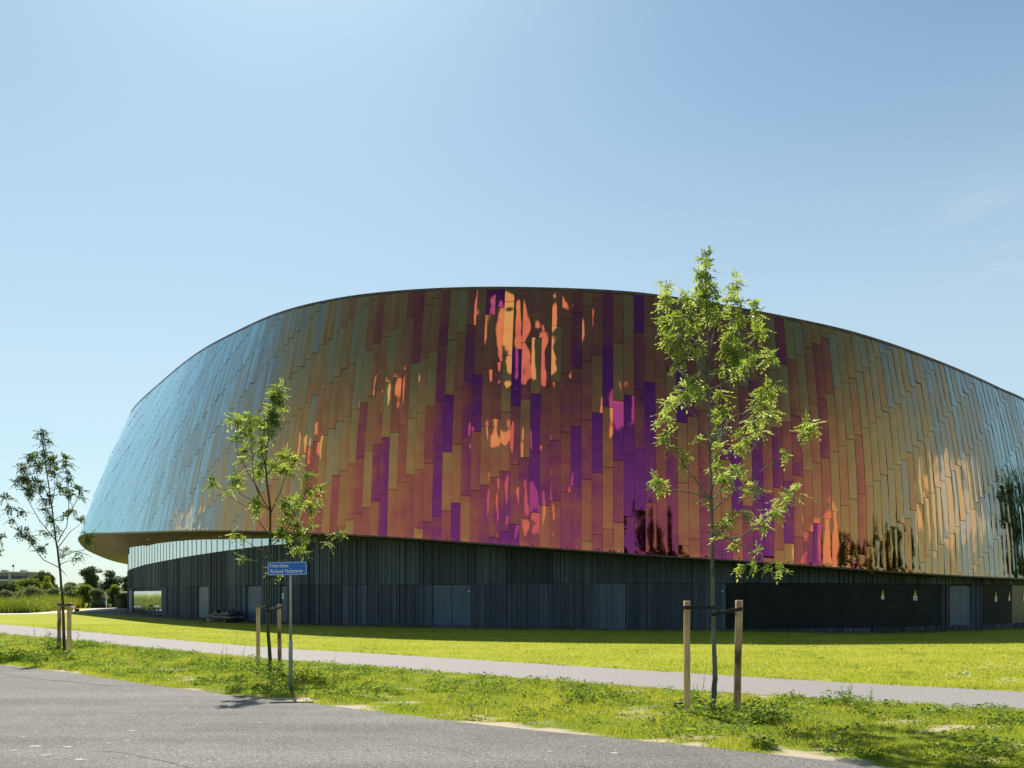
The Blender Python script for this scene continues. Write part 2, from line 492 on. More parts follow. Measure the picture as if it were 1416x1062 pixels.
rr = ramp(nt, [(.35, .012), (.7, .05)]); nt.links.new(nzr.outputs['Fac'], rr.inputs['Fac']); nt.links.new(rr.outputs['Color'], b.inputs['Roughness'])
nt.links.new(rmp.outputs['Color'], b.inputs['Base Color'])
nt.links.new(b.outputs[0], out.inputs['Surface'])

v, q, a, bb, so, mi_ = cladding()
link('cladding', quads_mesh('cladding', v - HL, q, so, {'film': a, 'batch': bb}, mi_), hall, [m_clad, m_edge])

m_dark = noisy('black_backing', (.01, .01, .01), (.02, .018, .016), 2, rough=.9)
m_soffit = noisy('bronze_soffit', (.125, .068, .024), (.19, .105, .038), 1.2, rough=.5, stretch=(.6, 4, 1))
m_trim = noisy('dark_metal_trim', (.05, .045, .04), (.09, .08, .07), 3, rough=.35, metal=.8)
m_coping = noisy('metal_coping', (.05, .042, .035), (.09, .075, .06), 3, rough=.35, metal=.9)


def strip(rows, closed=True):
    """quads between successive rows (each row an array of points)"""
    n = len(rows[0]); R = len(rows)
    V = np.concatenate(rows); Q = []
    m = n if closed else n - 1
    for r in range(R - 1):
        for i in range(m):
            j = (i + 1) % n
            Q.append((r * n + i, r * n + j, (r + 1) * n + j, (r + 1) * n + i))
    return V, np.array(Q)


pp = np.arange(0, NST, 0.05)
rim, rt, rn = plan_frame(RIM, pp); top, tt_, tn = plan_frame(TOP, pp); bas, bt, bn = plan_frame(BAS, pp)
z3 = np.array([0, 0, 1.0])
# backing layer right behind the panels
rows = []
for t in np.linspace(0.0, 1, 9):
    rows.append(rim + (top - rim) * t + rn * (0.30 * math.sin(PI * t) - 0.05))
V, Q = strip(rows); link('backing', quads_mesh('backing', V - HL, Q, True), hall, m_dark)
# rounded lip under the cladding, then the soffit sweeping back to the wall
lip = [rim + rn * .02 + z3 * .01, rim + rn * .035 - z3 * .05, rim + rn * .0 - z3 * .11, rim - rn * .10 - z3 * .14]
V, Q = strip(lip); link('rim_trim', quads_mesh('rim_trim', V - HL, Q, True), hall, m_trim)
s0 = rim - rn * .10 - z3 * .137
s1 = bas - bn * .25
rows = [s0 * (1 - t) + s1 * t - z3 * (0.10 * math.sin(PI * t) * 0) for t in np.linspace(0, 1, 6)]
V, Q = strip(rows); soff = link('soffit', quads_mesh('soffit', V - HL, Q, True), hall, m_soffit)
# coping on the top edge and a low roof behind it
cop = [top + tn * .03 - z3 * .10, top + tn * .05 + z3 * .03, top - tn * .35 + z3 * .05, top - tn * .36 - z3 * .3]
V, Q = strip(cop); link('coping', quads_mesh('coping', V - HL, Q, False), hall, m_coping)
ctr = np.array([2, 88, 15.2])
rows = [(top - tn * .36 - z3 * .3) * (1 - t) + ctr * t for t in (0, .5, .97)]
V, Q = strip(rows); link('roof', quads_mesh('roof', V - HL, Q, True), hall, noisy('roof_felt', (.12, .12, .12), (.18, .18, .17), .5))

# -- base wall: vertical ribs of random width and depth, split by a joint at door height
JOINT = 2.25
sW = lambda u: s_of_u(BAS, SB, u)
def soffit_z(p): return cr_eval(BAS, p)[:, 2]
GLASS_END = sW(398)
sill_p = [-3, -2, -1, 0, 1, 2, 3, 4, 5]; sill_z = [3.3, 3.45, 3.6, 3.8, 4.25, 4.42, 4.52, 4.63, 4.69]
openings = [  # (u0, u1, z0, z1) holes in the lower row
    (184.5, 223.5, .34, 2.02), (178.4, 182.5, .12, 2.05), (273.5, 287.5, .1, JOINT), (341, 361.5, .1, JOINT), (388, 396.5, .1, JOINT), (597.5, 651.5, .1, JOINT), (1003, 1299, .06, JOINT), (1313, 1343.5, .06, JOINT - .05), (1357, 1600, .06, JOINT)]
OPS = [(sW(a), sW(b) if b < 1500 else sW(1410) + 9.0, c, d) for a, b, c, d in openings]


def base_wall():
    V, Q, A = [], [], []
    n0 = 0
    s = SB[-1] - 28.0                     # start behind the left end, finish past the right of the frame
    L = SB[-1]
    s_end = sW(1410) + 12 + L
    panel_end = 0; pan = [0.5, 0.5]
    while s < s_end:
        w = random.choice((.05, .07, .07, .10, .13))
        dep = random.uniform(0.0, 0.07)
        if s > panel_end:
            panel_end = s + random.choice((1.6, 1.9, 2.4, 2.4, 3.2)); pan = [random.gauss(.5, .17), random.gauss(.5, .17)]
            w = .03; dep = -.03
        m = (s + w / 2) % L
        p = p_of_bas(np.array([s % L, (s + w - .004) % L]))
        a, t, n = plan_frame(BAS, p)
        sz = a[:, 2] + .05
        pr = p.mean() - (NST if p.mean() > NST / 2 else 0)
        if m < GLASS_END or m > L - 28:
            sz = np.minimum(sz, np.interp(pr, sill_p, sill_z))
        segs = [(-0.35, JOINT - .012, 0), (JOINT + .012, sz, 1)]
        for (o0, o1, z0, z1) in OPS:
            if o0 - .01 < m < o1 + .01:
                segs = [(-0.35, z0, 0)] + ([(z1, JOINT - .012, 0)] if JOINT - z1 > .06 else []) + [(JOINT + .012, sz, 1)]
        for (za, zb, row) in segs:
            za = np.broadcast_to(za, 2).astype(float); zb = np.broadcast_to(zb, 2).astype(float)
            f0, f1 = (a[i] + n[i] * dep for i in (0, 1)); b0, b1 = (a[i] - n[i] * .12 for i in (0, 1))
            def q(pt, z): return (pt[0], pt[1], z)
            vs = [q(b0, za[0]), q(f0, za[0]), q(f1, za[1]), q(b1, za[1]), q(b0, zb[0]), q(f0, zb[0]), q(f1, zb[1]), q(b1, zb[1])]
            fs = [(0, 1, 5, 4), (1, 2, 6, 5), (2, 3, 7, 6), (4, 5, 6, 7), (0, 3, 2, 1)]
            V += vs; Q += [[i + n0 for i in f] for f in fs]; n0 += 8
            A += [pan[row] + random.gauss(0, .10)] * 8
        s += w
    return np.array(V), np.array(Q), np.array(A)


m_wall, nt, out = mat('dark_ribbed_cladding')
at = N(nt, 'ShaderNodeAttribute'); at.attribute_name = 'shade'
tcl = N(nt, 'ShaderNodeTexCoord'); mp = N(nt, 'ShaderNodeMapping'); mp.inputs['Scale'].default_value = (6, 6, .5); nt.links.new(tcl.outputs['Object'], mp.inputs['Vector'])
nz = N(nt, 'ShaderNodeTexNoise', Scale=1.2, Detail=6, Roughness=.65); nt.links.new(mp.outputs[0], nz.inputs['Vector'])
sA = N(nt, 'ShaderNodeMath', operation='MULTIPLY_ADD'); nt.links.new(nz.outputs['Fac'], sA.inputs[0]); sA.inputs[1].default_value = .5; sA.inputs[2].default_value = -.25
sB = N(nt, 'ShaderNodeMath', operation='ADD'); nt.links.new(sA.outputs[0], sB.inputs[0]); nt.links.new(at.outputs['Fac'], sB.inputs[1])
rw = ramp(nt, [(0.0, (.009, .017, .028)), (.5, (.030, .051, .076)), (1.0, (.085, .122, .165))]); nt.links.new(sB.outputs[0], rw.inputs['Fac'])
b = N(nt, 'ShaderNodeBsdfPrincipled', Roughness=.62); nt.links.new(rw.outputs[0], b.inputs['Base Color']); nt.links.new(b.outputs[0], out.inputs['Surface'])
V, Q, A = base_wall()
link('base_wall', quads_mesh('base_wall', V - HL, Q, False, {'shade': A}), hall, m_wall)


def wall_panel(name, s0, s1, z0, z1, inset, thick, m, parent, seg=0.5, gap=0.0, ztop=None):
    """a piece of wall following the curve: front face inset from the wall line"""
    n = max(2, int((s1 - s0) / seg) + 1)
    ss = np.linspace(s0 + gap, s1 - gap, n)
    p = p_of_bas(ss); a, t, nn = plan_frame(BAS, p)
    a = a.copy(); a[:, 2] = 0
    zt = np.full(n, z1) if ztop is None else ztop
    zb = np.broadcast_to(np.asarray(z0, float), n)
    fr = a - nn * inset; bk = a - nn * (inset + thick)
    rows = [bk + z3 * zb[:, None], fr + z3 * zb[:, None], fr + z3 * zt[:, None], bk + z3 * zt[:, None], bk + z3 * zb[:, None]]
    V, Q = strip(rows, closed=False)
    Q = [tuple(x) for x in Q] + [(0, n, 2 * n, 3 * n), (n - 1, 4 * n - 1, 3 * n - 1, 2 * n - 1)]
    return link(name, quads_mesh(name, V - HL, np.array(Q)), parent, m)


m_door = noisy('blue_grey_door_paint', (.062, .096, .140), (.080, .118, .165), 1.5, rough=.45)
m_panel = noisy('black_steel_panel', (.010, .014, .015), (.017, .022, .022), .8, rough=.65, spec=.15)
m_lpanel = noisy('grey_steel_panel', (.014, .017, .016), (.022, .024, .022), .8, rough=.4)
m_white = noisy('white_enamel', (.72, .74, .74), (.8, .8, .8), 4, rough=.4)
m_black = noisy('black_print', (.02, .02, .02), (.03, .03, .03), 4, rough=.5)
m_yellow = noisy('yellow_enamel', (.75, .48, .02), (.85, .58, .03), 4, rough=.4)

# recess backing behind the openings
wall_panel('wall_core', 0.2, sW(1410) + 11, -.3, 2.6, .13, .1, m_dark, hall, 1.0)


def door(i, nleaf, label=None, handle=True):
    s0, s1, z0, z1 = OPS[i]
    fr = wall_panel('door', s0, s1, z0 - .05, z1 - .02, .075, .05, m_trim, hall, 3)
    w = (s1 - s0) / nleaf
    for k in range(nleaf):
        lf = wall_panel('door_leaf', s0 + k * w, s0 + (k + 1) * w, z0 + .02, z1 - .07, .035, .038, m_door, fr, 3, gap=.035 if nleaf == 1 else .018)
    return fr


for i, nl in ((2, 1), (3, 1), (4, 1), (5, 2), (7, 2)):
    door(i, nl)
# large flush steel panels on the right
s0, s1, z0, z1 = OPS[6]
cuts = [sW(u) for u in (1003.5, 1030, 1062, 1098, 1128, 1165, 1207, 1254, 1298.5)]
for a, bq in zip(cuts[:-1], cuts[1:]):
    wall_panel('wall_panel', a, bq, z0, z1 - .02, -.015, .06, m_panel, hall, 1.0, gap=.012)
s0, s1, z0, z1 = OPS[8]
n = 8
for k in range(n):
    wall_panel('wall_panel', s0 + (s1 - s0) * k / n, s0 + (s1 - s0) * (k + 1) / n, z0, z1 - .02, -.01, .06, m_lpanel if k > 1 else m_panel, hall, 1.0, gap=.012)
# tall narrow metal post at the corner
wall_panel('corner_post', OPS[1][0], OPS[1][1], .12, 2.05, .0, .08, m_door, hall, 1.0, gap=.1)

m_glass, nt, out = mat('mirror_glass')
b = N(nt, 'ShaderNodeBsdfPrincipled', Roughness=.02, Metallic=.85); b.inputs['Base Color'].default_value = (.62, .70, .72, 1)
nt.links.new(b.outputs[0], out.inputs['Surface'])
# window in the lower wall at the left end
s0, s1, z0, z1 = OPS[0]
wf = MB()
win = wall_panel('window', s0, s1, z0, z1, .06, .05, m_trim, hall, .6)
wall_panel('pane', s0, s1, z0 + .06, z1 - .06, .02, .035, m_glass, win, .6, gap=.06)
# glass strip under the soffit
gs = np.linspace(-27.5, GLASS_END, 60)
p = p_of_bas(gs); pr = np.where(p > NST / 2, p - NST, p)
zt = cr_eval(BAS, p)[:, 2] + .02; zb = np.interp(pr, sill_p, sill_z)
n = len(gs); a, t, nn = plan_frame(BAS, p); a[:, 2] = 0
fr = a - nn * .02; bk = a - nn * .06
V, Q = strip([bk + z3 * zb[:, None], fr + z3 * zb[:, None], fr + z3 * zt[:, None], bk + z3 * zt[:, None]], False)
glass = link('glass_strip', quads_mesh('glass_strip', V - HL, Q), hall, m_glass)
m_mull = noisy('steel_mullion', (.10, .12, .12), (.14, .16, .16), 3, rough=.4, metal=.5)
s = -27.5
while s < GLASS_END:
    p1 = p_of_bas(np.array([s])); a, t, nn = plan_frame(BAS, p1); pr = p1[0] - (NST if p1[0] > NST / 2 else 0)
    zt_ = a[0, 2]; zb_ = float(np.interp(pr, sill_p, sill_z))
    c = a[0] - HL
    mb = MB(); mb.box((c[0], c[1], (zt_ + zb_) / 2), (.018, .024, zt_ - zb_ - .01), math.atan2(t[0, 1], t[0, 0]))
    mb.build('mullion', m_mull, glass)
    s += 1.05
# grey fascia between the glass end and the ribbed wall
wall_panel('fascia', GLASS_END + .02, sW(440), 4.66, 0, -.06, .05, noisy('grey_fascia', (.10, .12, .13), (.14, .155, .165), 2, rough=.5), hall, .5,
           ztop=cr_eval(BAS, p_of_bas(np.linspace(GLASS_END + .02, sW(440), max(2, int((sW(440) - GLASS_END - .02) / .5) + 1))))[:, 2] + .03)
# small round downlights set in the soffit
m_lamp = noisy('pale_lamp_cover', (.7, .68, .6), (.8, .78, .7), 3, rough=.4)
for pq, f in ((1.55, .55), (.62, .5), (3.2, .5), (5.2, .5), (11.9, .6), (12.75, .55), (13.6, .5)):
    r0, _, rn0 = plan_frame(RIM, [pq]); b0 = cr_eval(BAS, [pq])
    c = (r0[0] - rn0[0] * .1 - z3 * .137) * (1 - f) + b0[0] * f - HL
    mb = MB(); mb.tube([c + z3 * .02, c - z3 * .05, c - z3 * .06], [.11, .11, .06], 12); mb.build('downlight', m_lamp, soff)


def on_wall(u, z, out_=.06):
    s = sW(u) if u < 1405 else sW(1405) + (u - 1405) * .12
    a, t, n = plan_frame(BAS, p_of_bas(np.array([s])))
    c = a[0] + n[0] * out_; c[2] = z
    return c, math.atan2(t[0, 1], t[0, 0])


# -- warning signs screwed to the black panels
def warn(u, z, label, pw, ph, mark):
    c, rz = on_wall(u, z, .02)
    t = thing('warning_sign', c, label, 'warning sign', 'warning signs on the hall wall', rz)
    mb = MB()
    tri = [(-.10, 0, 0.0), (.10, 0, 0.0), (0, 0, .30)]
    mb.add([(x, -.008, zz) for x, _, zz in tri] + [(x, 0, zz) for x, _, zz in tri], [(0, 1, 2), (5, 4, 3), (0, 3, 4, 1), (1, 4, 5, 2), (2, 5, 3, 0)])
    tr = mb.build('warning_triangle', m_yellow, t)
    mb = MB(); mb.add([(-.015, -.011, .17), (.02, -.011, .17), (.0, -.011, .11), (.02, -.011, .11), (-.01, -.011, .03), (-.0, -.011, .09), (-.02, -.011, .09)], [(0, 6, 5, 1), (5, 4, 3)])
    mb.build('lightning_bolt', m_black, tr)
    mb = MB(); mb.box((0, -.004, -.02 - ph / 2), (pw, .008, ph), bev=.002); pl = mb.build('text_plate', m_white, t)
    mb = MB()
    if mark:
        mb.box((0, -.0105, -.02 - ph * .32), (pw * .3, .003, ph * .16)); mb.box((0, -.0105, -.02 - ph * .52), (pw * .42, .003, ph * .16))
    mb.box((0, -.0105, -.02 - ph * .74), (pw * .5, .003, ph * .06)); mb.box((0, -.0105, -.02 - ph * .86), (pw * .36, .003, ph * .05))
    mb.build('printed_lines', m_black, pl)


warn(1220, 1.66, 'yellow triangle over a small square white plate on the black wall, leftmost warning sign', .19, .17, False)
warn(1265, 1.66, 'yellow triangle over the widest white plate with a bold dark mark, on the black wall', .28, .23, True)
warn(1376.5, 1.58, 'yellow triangle over a white plate on the wall just right of the grey double door', .24, .26, True)
warn(1395, 1.58, 'narrow yellow triangle and white plate second to the right of the grey double door', .20, .22, False)
warn(1414, 1.55, 'yellow and white warning sign cut off at the right edge of the photo', .20, .22, False)
# door stickers, wall boxes
def plaque(u, z, w, h, label, out_=.06, name='door_plate', cat='door plate', dark=False):
    c, rz = on_wall(u, z, out_)
    t = thing(name, c, label, cat, None, rz)
    mb = MB(); mb.box((0, 0, 0), (w, .02, h), bev=.004); mb.build('plate', m_white, t)
    mb = MB(); mb.box((0, -.0115, h * .1), (w * .5, .003, h * .25)); mb.build('printed_mark', m_black, t)
    mb = MB(); mb.box((0, -.0115, -h * .25), (w * .6, .003, h * .08)); mb.build('printed_mark', m_black, t)


plaque(648.5, 1.88, .07, .10, 'small white sticker plate high on the right leaf of the wide double door', -.02)
plaque(391, 1.62, .16, .32, 'white notice plate on the narrow grey door behind the street sign', -.02, 'notice_plate', 'notice')
plaque(998.5, 1.88, .06, .08, 'small pale box on the ribbed wall at the left edge of the black panels', .06, 'wall_box', 'wall box')

# ------------------------------------------------------------------ ground
ROAD = [(-60, 52), (-40, 38.5), (-24, 27.5), (-12.5, 19.46), (-9.9, 17.7), (-7.46, 15.67), (-5.2, 14.0), (-3.34, 12.76), (-1.5, 11.4), (.11, 10.28), (1.48, 9.49), (3.5, 8.2), (6.5, 6.0), (12, 1.9), (22, -6), (40, -20)]
PNEAR = [(-60, 63), (-40, 48), (-22.3, 34.7), (-9.7, 23.8), (-2.47, 18.35), (2.3, 14.9), (5.6, 13.0), (7.66, 11.9), (14, 8.6), (26, 3), (50, -7)]
PFAR = [(-62, 70), (-45, 57.5), (-29.2, 45.4), (-10.4, 28), (-3, 22.5), (2.85, 18.25), (5.87, 16.1), (9.1, 14.17), (15, 11), (27, 5.5), (51, -4)]


def smooth_line(pts, step=.25):
    """open Catmull-Rom through plan points"""
    p = np.array(pts, float); n = len(p)
    e = np.vstack([2 * p[0] - p[1], p, 2 * p[-1] - p[-2]])
    o = []
    for i in range(n - 1):
        a, b_, c, d = e[i:i + 4]
        k = max(2, int(np.linalg.norm(c - b_) / step))
        for t in np.arange(k) / k:
            o.append(.5 * (2 * b_ + (c - a) * t + (2 * a - 5 * b_ + 4 * c - d) * t * t + (3 * b_ - a - 3 * c + d) * t ** 3))
    o.append(p[-1])
    return np.array(o)


def resample(l, n):
    s = np.concatenate([[0], np.cumsum(np.linalg.norm(np.diff(l, axis=0), axis=1))])
    q = np.linspace(0, s[-1], n)
    return np.stack([np.interp(q, s, l[:, k]) for k in (0, 1)], 1)


def y_at(line, x): return np.interp(x, line[:, 0], line[:, 1])
RL, PN, PF = smooth_line(ROAD), smooth_line(PNEAR), smooth_line(PFAR)


def vnoise(x, y, f, seed=0.0):
    return np.array([noise.fractal(Vector((a * f + seed, b_ * f - seed, seed)), 1.0, 2.0, 4) for a, b_ in zip(x, y)])


def grassy(name, cols, dirt, fine=60.0):
    m, nt, out = mat(name)
    tcl = N(nt, 'ShaderNodeTexCoord')
    n1 = N(nt, 'ShaderNodeTexNoise', Scale=.5, Detail=8, Roughness=.65); n2 = N(nt, 'ShaderNodeTexNoise', Scale=fine, Detail=4, Roughness=.7)
    nt.links.new(tcl.outputs['Object'], n1.inputs['Vector']); nt.links.new(tcl.outputs['Object'], n2.inputs['Vector'])
    mm = N(nt, 'ShaderNodeMath', operation='MULTIPLY_ADD'); nt.links.new(n2.outputs['Fac'], mm.inputs[0]); mm.inputs[1].default_value = .55
    s2 = N(nt, 'ShaderNodeMath', operation='MULTIPLY'); nt.links.new(n1.outputs['Fac'], s2.inputs[0]); s2.inputs[1].default_value = .45
    nt.links.new(s2.outputs[0], mm.inputs[2])
    r = ramp(nt, [(.3 + .4 * i / (len(cols) - 1), c) for i, c in enumerate(cols)]); nt.links.new(mm.outputs[0], r.inputs['Fac'])
    at = N(nt, 'ShaderNodeAttribute'); at.attribute_name = 'sand'
    rs = ramp(nt, [(.0, dirt[0]), (1.0, dirt[1])]); nt.links.new(n2.outputs['Fac'], rs.inputs['Fac'])
    mx = N(nt, 'ShaderNodeMix', data_type='RGBA'); nt.links.new(at.outputs['Fac'], mx.inputs['Factor']); nt.links.new(r.outputs[0], mx.inputs['A']); nt.links.new(rs.outputs[0], mx.inputs['B'])
    b = N(nt, 'ShaderNodeBsdfPrincipled', Roughness=.95); b.inputs['Specular IOR Level'].default_value = .1
    nt.links.new(mx.outputs['Result'], b.inputs['Base Color'])
    bp = N(nt, 'ShaderNodeBump', Strength=.5, Distance=.03); nt.links.new(n2.outputs['Fac'], bp.inputs['Height']); nt.links.new(bp.outputs[0], b.inputs['Normal'])
    nt.links.new(b.outputs[0], out.inputs['Surface'])
    return m


SAND = ((.30, .24, .16), (.50, .42, .31))
m_lawn = grassy('mown_lawn', [(.155, .185, .016), (.265, .285, .024), (.35, .345, .045)], SAND)
m_verge = grassy('rough_verge', [(.08, .115, .010), (.15, .185, .014), (.22, .23, .03)], SAND)
# one ground sheet reaching the horizon, finer near the hall
xs = np.unique(np.concatenate([np.linspace(-1500, -80, 15), np.linspace(-80, 80, 81), np.linspace(80, 1500, 15)]))
ys = np.unique(np.concatenate([np.linspace(-1500, -40, 12), np.linspace(-40, 140, 91), np.linspace(140, 2500, 20)]))
gx, gy = np.meshgrid(xs, ys)
V = np.stack([gx, gy, gh(gx, gy)], -1).reshape(-1, 3)
idx = np.arange(V.shape[0]).reshape(gx.shape)
Q = np.stack([idx[:-1, :-1], idx[:-1, 1:], idx[1:, 1:], idx[1:, :-1]], -1).reshape(-1, 4)
tag(link('lawn', quads_mesh('lawn', V, Q, True, {'sand': np.zeros(len(V))}), None, m_lawn), kind='structure')


def sheet(name, l0, l1, n, k, z, m, sandf=None):
    a, b_ = resample(l0, n), resample(l1, n)
    rows = []
    for t in np.linspace(0, 1, k):
        q = a * (1 - t) + b_ * t
        rows.append(np.column_stack([q, gh(q[:, 0], q[:, 1]) + z]))
    V, Q = strip(rows, False)
    at = None
    if sandf is not None:
        at = {'sand': sandf(V[:, 0], V[:, 1])}
    return V, Q, at


def sand_amount(x, y):
    """bare sand: a ragged ribbon along the road and scattered patches"""
    d = (y - y_at(RL, x)) * .8
    nv = vnoise(x, y, 1.1, 3.0); n2 = vnoise(x, y, .35, 9.0)
    n4 = vnoise(x, y, 4.5, 21.0)
    rib = sm(.10, .34, nv * .75 + n2 * .4 + n4 * .35 + .20 * sm(-4, 0, x) - np.clip(d - .02, 0, 9) * 1.5 + .05)
    nv3 = vnoise(x * .55, y * 1.0, 1.5, 17.0)
    patch = sm(.50, .72, nv3 + n4 * .45 + .08) * .85
    return np.clip(np.maximum(rib, patch), 0, 1)


V, Q, at = sheet('grass_verge', RL, PN, 700, 50, .004, m_verge, sand_amount)
tag(link('grass_verge', quads_mesh('grass_verge', V, Q, True, at), None, m_verge), kind='structure')

m_road, nt, out = mat('coarse_asphalt')
tcl = N(nt, 'ShaderNodeTexCoord')
n1 = N(nt, 'ShaderNodeTexNoise', Scale=52, Detail=6, Roughness=.8); n2 = N(nt, 'ShaderNodeTexNoise', Scale=.45, Detail=7, Roughness=.65); n3 = N(nt, 'ShaderNodeTexVoronoi', Scale=110)
for x in (n1, n2, n3): nt.links.new(tcl.outputs['Object'], x.inputs['Vector'])
r1 = ramp(nt, [(.34, (.028, .025, .023)), (.5, (.112, .103, .095)), (.64, (.32, .298, .276))]); nt.links.new(n1.outputs['Fac'], r1.inputs['Fac'])
r2 = ramp(nt, [(.36, .66), (.64, 1.24)])
mpr = N(nt, 'ShaderNodeMapping'); mpr.inputs['Rotation'].default_value = (0, 0, .62); mpr.inputs['Scale'].default_value = (.10, 1.5, 1)
nt.links.new(tcl.outputs['Object'], mpr.inputs['Vector']); n4 = N(nt, 'ShaderNodeTexNoise', Scale=1.0, Detail=4); nt.links.new(mpr.outputs[0], n4.inputs['Vector'])
avg = N(nt, 'ShaderNodeMix'); avg.inputs['Factor'].default_value = .5; nt.links.new(n2.outputs['Fac'], avg.inputs['A']); nt.links.new(n4.outputs['Fac'], avg.inputs['B'])
nt.links.new(avg.outputs['Result'], r2.inputs['Fac'])
mu = N(nt, 'ShaderNodeMix', data_type='RGBA', blend_type='MULTIPLY'); mu.inputs['Factor'].default_value = 1
nt.links.new(r1.outputs[0], mu.inputs['A']); nt.links.new(r2.outputs[0], mu.inputs['B'])
b = N(nt, 'ShaderNodeBsdfPrincipled', Roughness=.85); b.inputs['Specular IOR Level'].default_value = .35
nt.links.new(mu.outputs['Result'], b.inputs['Base Color'])
bp = N(nt, 'ShaderNodeBump', Strength=.6, Distance=.006); nt.links.new(n3.outputs['Distance'], bp.inputs['Height']); nt.links.new(bp.outputs[0], b.inputs['Normal'])
nt.links.new(b.outputs[0], out.inputs['Surface'])
m_path = noisy('cycle_path_asphalt', (.15, .135, .128), (.21, .19, .181), 32, 8, rough=.75, spec=.3, bump=.3, bscale=160, c3=(.29, .265, .254), lo=.3, hi=.7)
m_spot = noisy('pale_dried_mud', (.26, .235, .19), (.42, .38, .30), 25, rough=.9)
m_crack = noisy('dark_seam_tar', (.03, .03, .03), (.05, .05, .05), 5, rough=.8)

near = np.array([(-75, 42), (-48, 24), (-30, 12), (-18, 2), (-10, -8), (0, -22), (10, -35), (24, -50)], float)
V, Q, _ = sheet('road', smooth_line(near), RL, 120, 20, .008, m_road)
V = list(map(tuple, V)); fm = [0] * len(Q); Q = [tuple(x) for x in Q]
spots = [(66.7, 941, 1), (118.7, 952.7, 1.2), (148, 954, 1), (176.5, 952.7, 1.1), (190, 956.5, .6), (256.6, 981, 1.2), (302.6, 975, 1.1), (187, 990, 1.1), (182.5, 1011, 1.6), (360, 1000, 1), (249, 1040, .9), (112.7, 1051.5, 1.9),
         (93.5, 1034, 1.5), (62.3, 1045.6, 1.7), (50.4, 1033, 1.8), (20.8, 1038.7, 1.0), (32.6, 1020, .9), (150.7, 1029, .9), (175, 1025, 1), (760, 1041, .7), (807, 1034, .6), (850, 1042.5, 1.2), (572, 1043, .5), (343, 1034, .3), (54, 985, .4), (80, 1050, .5), (430, 1012, .4), (660, 1030, .4)]
for (u, vv, sz) in spots:
    c = G(u, vv); R_ = .022 * sz + .010
    k = 9; base = len(V)
    for i in range(k):
        a_ = 2 * PI * i / k; r_ = R_ * random.uniform(.55, 1.25)
        V.append((c[0] + math.cos(a_) * r_ * 1.7, c[1] + math.sin(a_) * r_, .0115))
    Q.append(tuple(base + i for i in range(k))); fm.append(1)
def crack(pts, w):
    q = smooth_line([tuple(G(*p)[:2]) for p in pts], .12)
    q = q + rng.normal(0, .012, q.shape)
    base = len(V)
    for x_, y_ in q:
        ww = w * random.uniform(.4, 1.3)
        V.append((x_, y_ - ww, .0112)); V.append((x_, y_ + ww, .0112))
    for i_ in range(len(q) - 1):
        Q.append((base + 2 * i_, base + 2 * i_ + 2, base + 2 * i_ + 3, base + 2 * i_ + 1)); fm.append(2)
crack([(-60, 926), (0, 932), (40, 938), (80, 942), (150, 949)], .018)
crack([(60, 1062), (130, 1040), (220, 1052), (300, 1075)], .006)
crack([(420, 1062), (560, 1030), (700, 1052), (820, 1062)], .004)
me = bpy.data.meshes.new('road'); me.from_pydata(V, [], Q); me.polygons.foreach_set('material_index', np.array(fm, np.int32)); me.update()
tag(link('road', me, None, [m_road, m_spot, m_crack]), kind='structure')
V, Q, _ = sheet('cycle_path', PN, PF, 200, 8, .008, m_path)
tag(link('cycle_path', quads_mesh('cycle_path', V, Q, True), None, m_path), kind='structure')

# paving round the hall, and the pale concrete path that leaves it on the left
ps = np.concatenate([np.arange(NST - 3, NST, .05), np.arange(0, 16, .05)])
a, t, n = plan_frame(BAS, ps)
wd = np.interp(np.where(ps > NST / 2, ps - NST, ps), [-3, -1, 0, 1, 2, 4, 8, 12, 16], [5, 5, 4.0, 3.0, 2.0, 1.2, .9, .7, .7])
rows = []
for f in (-.2, .5, 1.0):
    q = a + n * (wd * f if f > 0 else np.full_like(wd, -.2))[:, None]
    rows.append(np.column_stack([q[:, 0], q[:, 1], gh(q[:, 0], q[:, 1]) + .010]))
V, Q = strip(rows, False)
m_pave = noisy('grey_paving', (.10, .105, .11), (.16, .16, .165), 6, rough=.85)
tag(link('pavement', quads_mesh('pavement', V, Q, True), None, m_pave), kind='structure')
far0 = smooth_line([(-140, 66.6), (-90, 66.8), (-60, 66.6), (-44, 66.5), (-40.6, 69), (-41.2, 78), (-43.5, 90), (-47, 101)], 1.0)
far1 = smooth_line([(-140, 69.5), (-90, 69.6), (-62, 69.4), (-46, 69.4), (-43.4, 72.2), (-45.2, 79), (-48.2, 90), (-52, 100)], 1.0)
V, Q, _ = sheet('concrete_path', far0, far1, 80, 4, .014, None)
tag(link('concrete_path', quads_mesh('concrete_path', V, Q, True), None, noisy('pale_concrete', (.42, .40, .36), (.55, .52, .47), 3, rough=.9)), kind='structure')
# pond far off at the left
mb = MB(); mb.add([(-400, 195, .02), (-118, 195, .02), (-150, 270, .02), (-420, 270, .02)], [(0, 1, 2, 3)])
m_water, nt, out = mat('pond_water'); b = N(nt, 'ShaderNodeBsdfPrincipled', Roughness=.06); b.inputs['Base Color'].default_value = (.03, .05, .06, 1); nt.links.new(b.outputs[0], out.inputs['Surface'])
tag(mb.build('water', m_water), kind='structure')


# ------------------------------------------------------------------ grass blades and weeds
def on_hard(x, y):
    return False


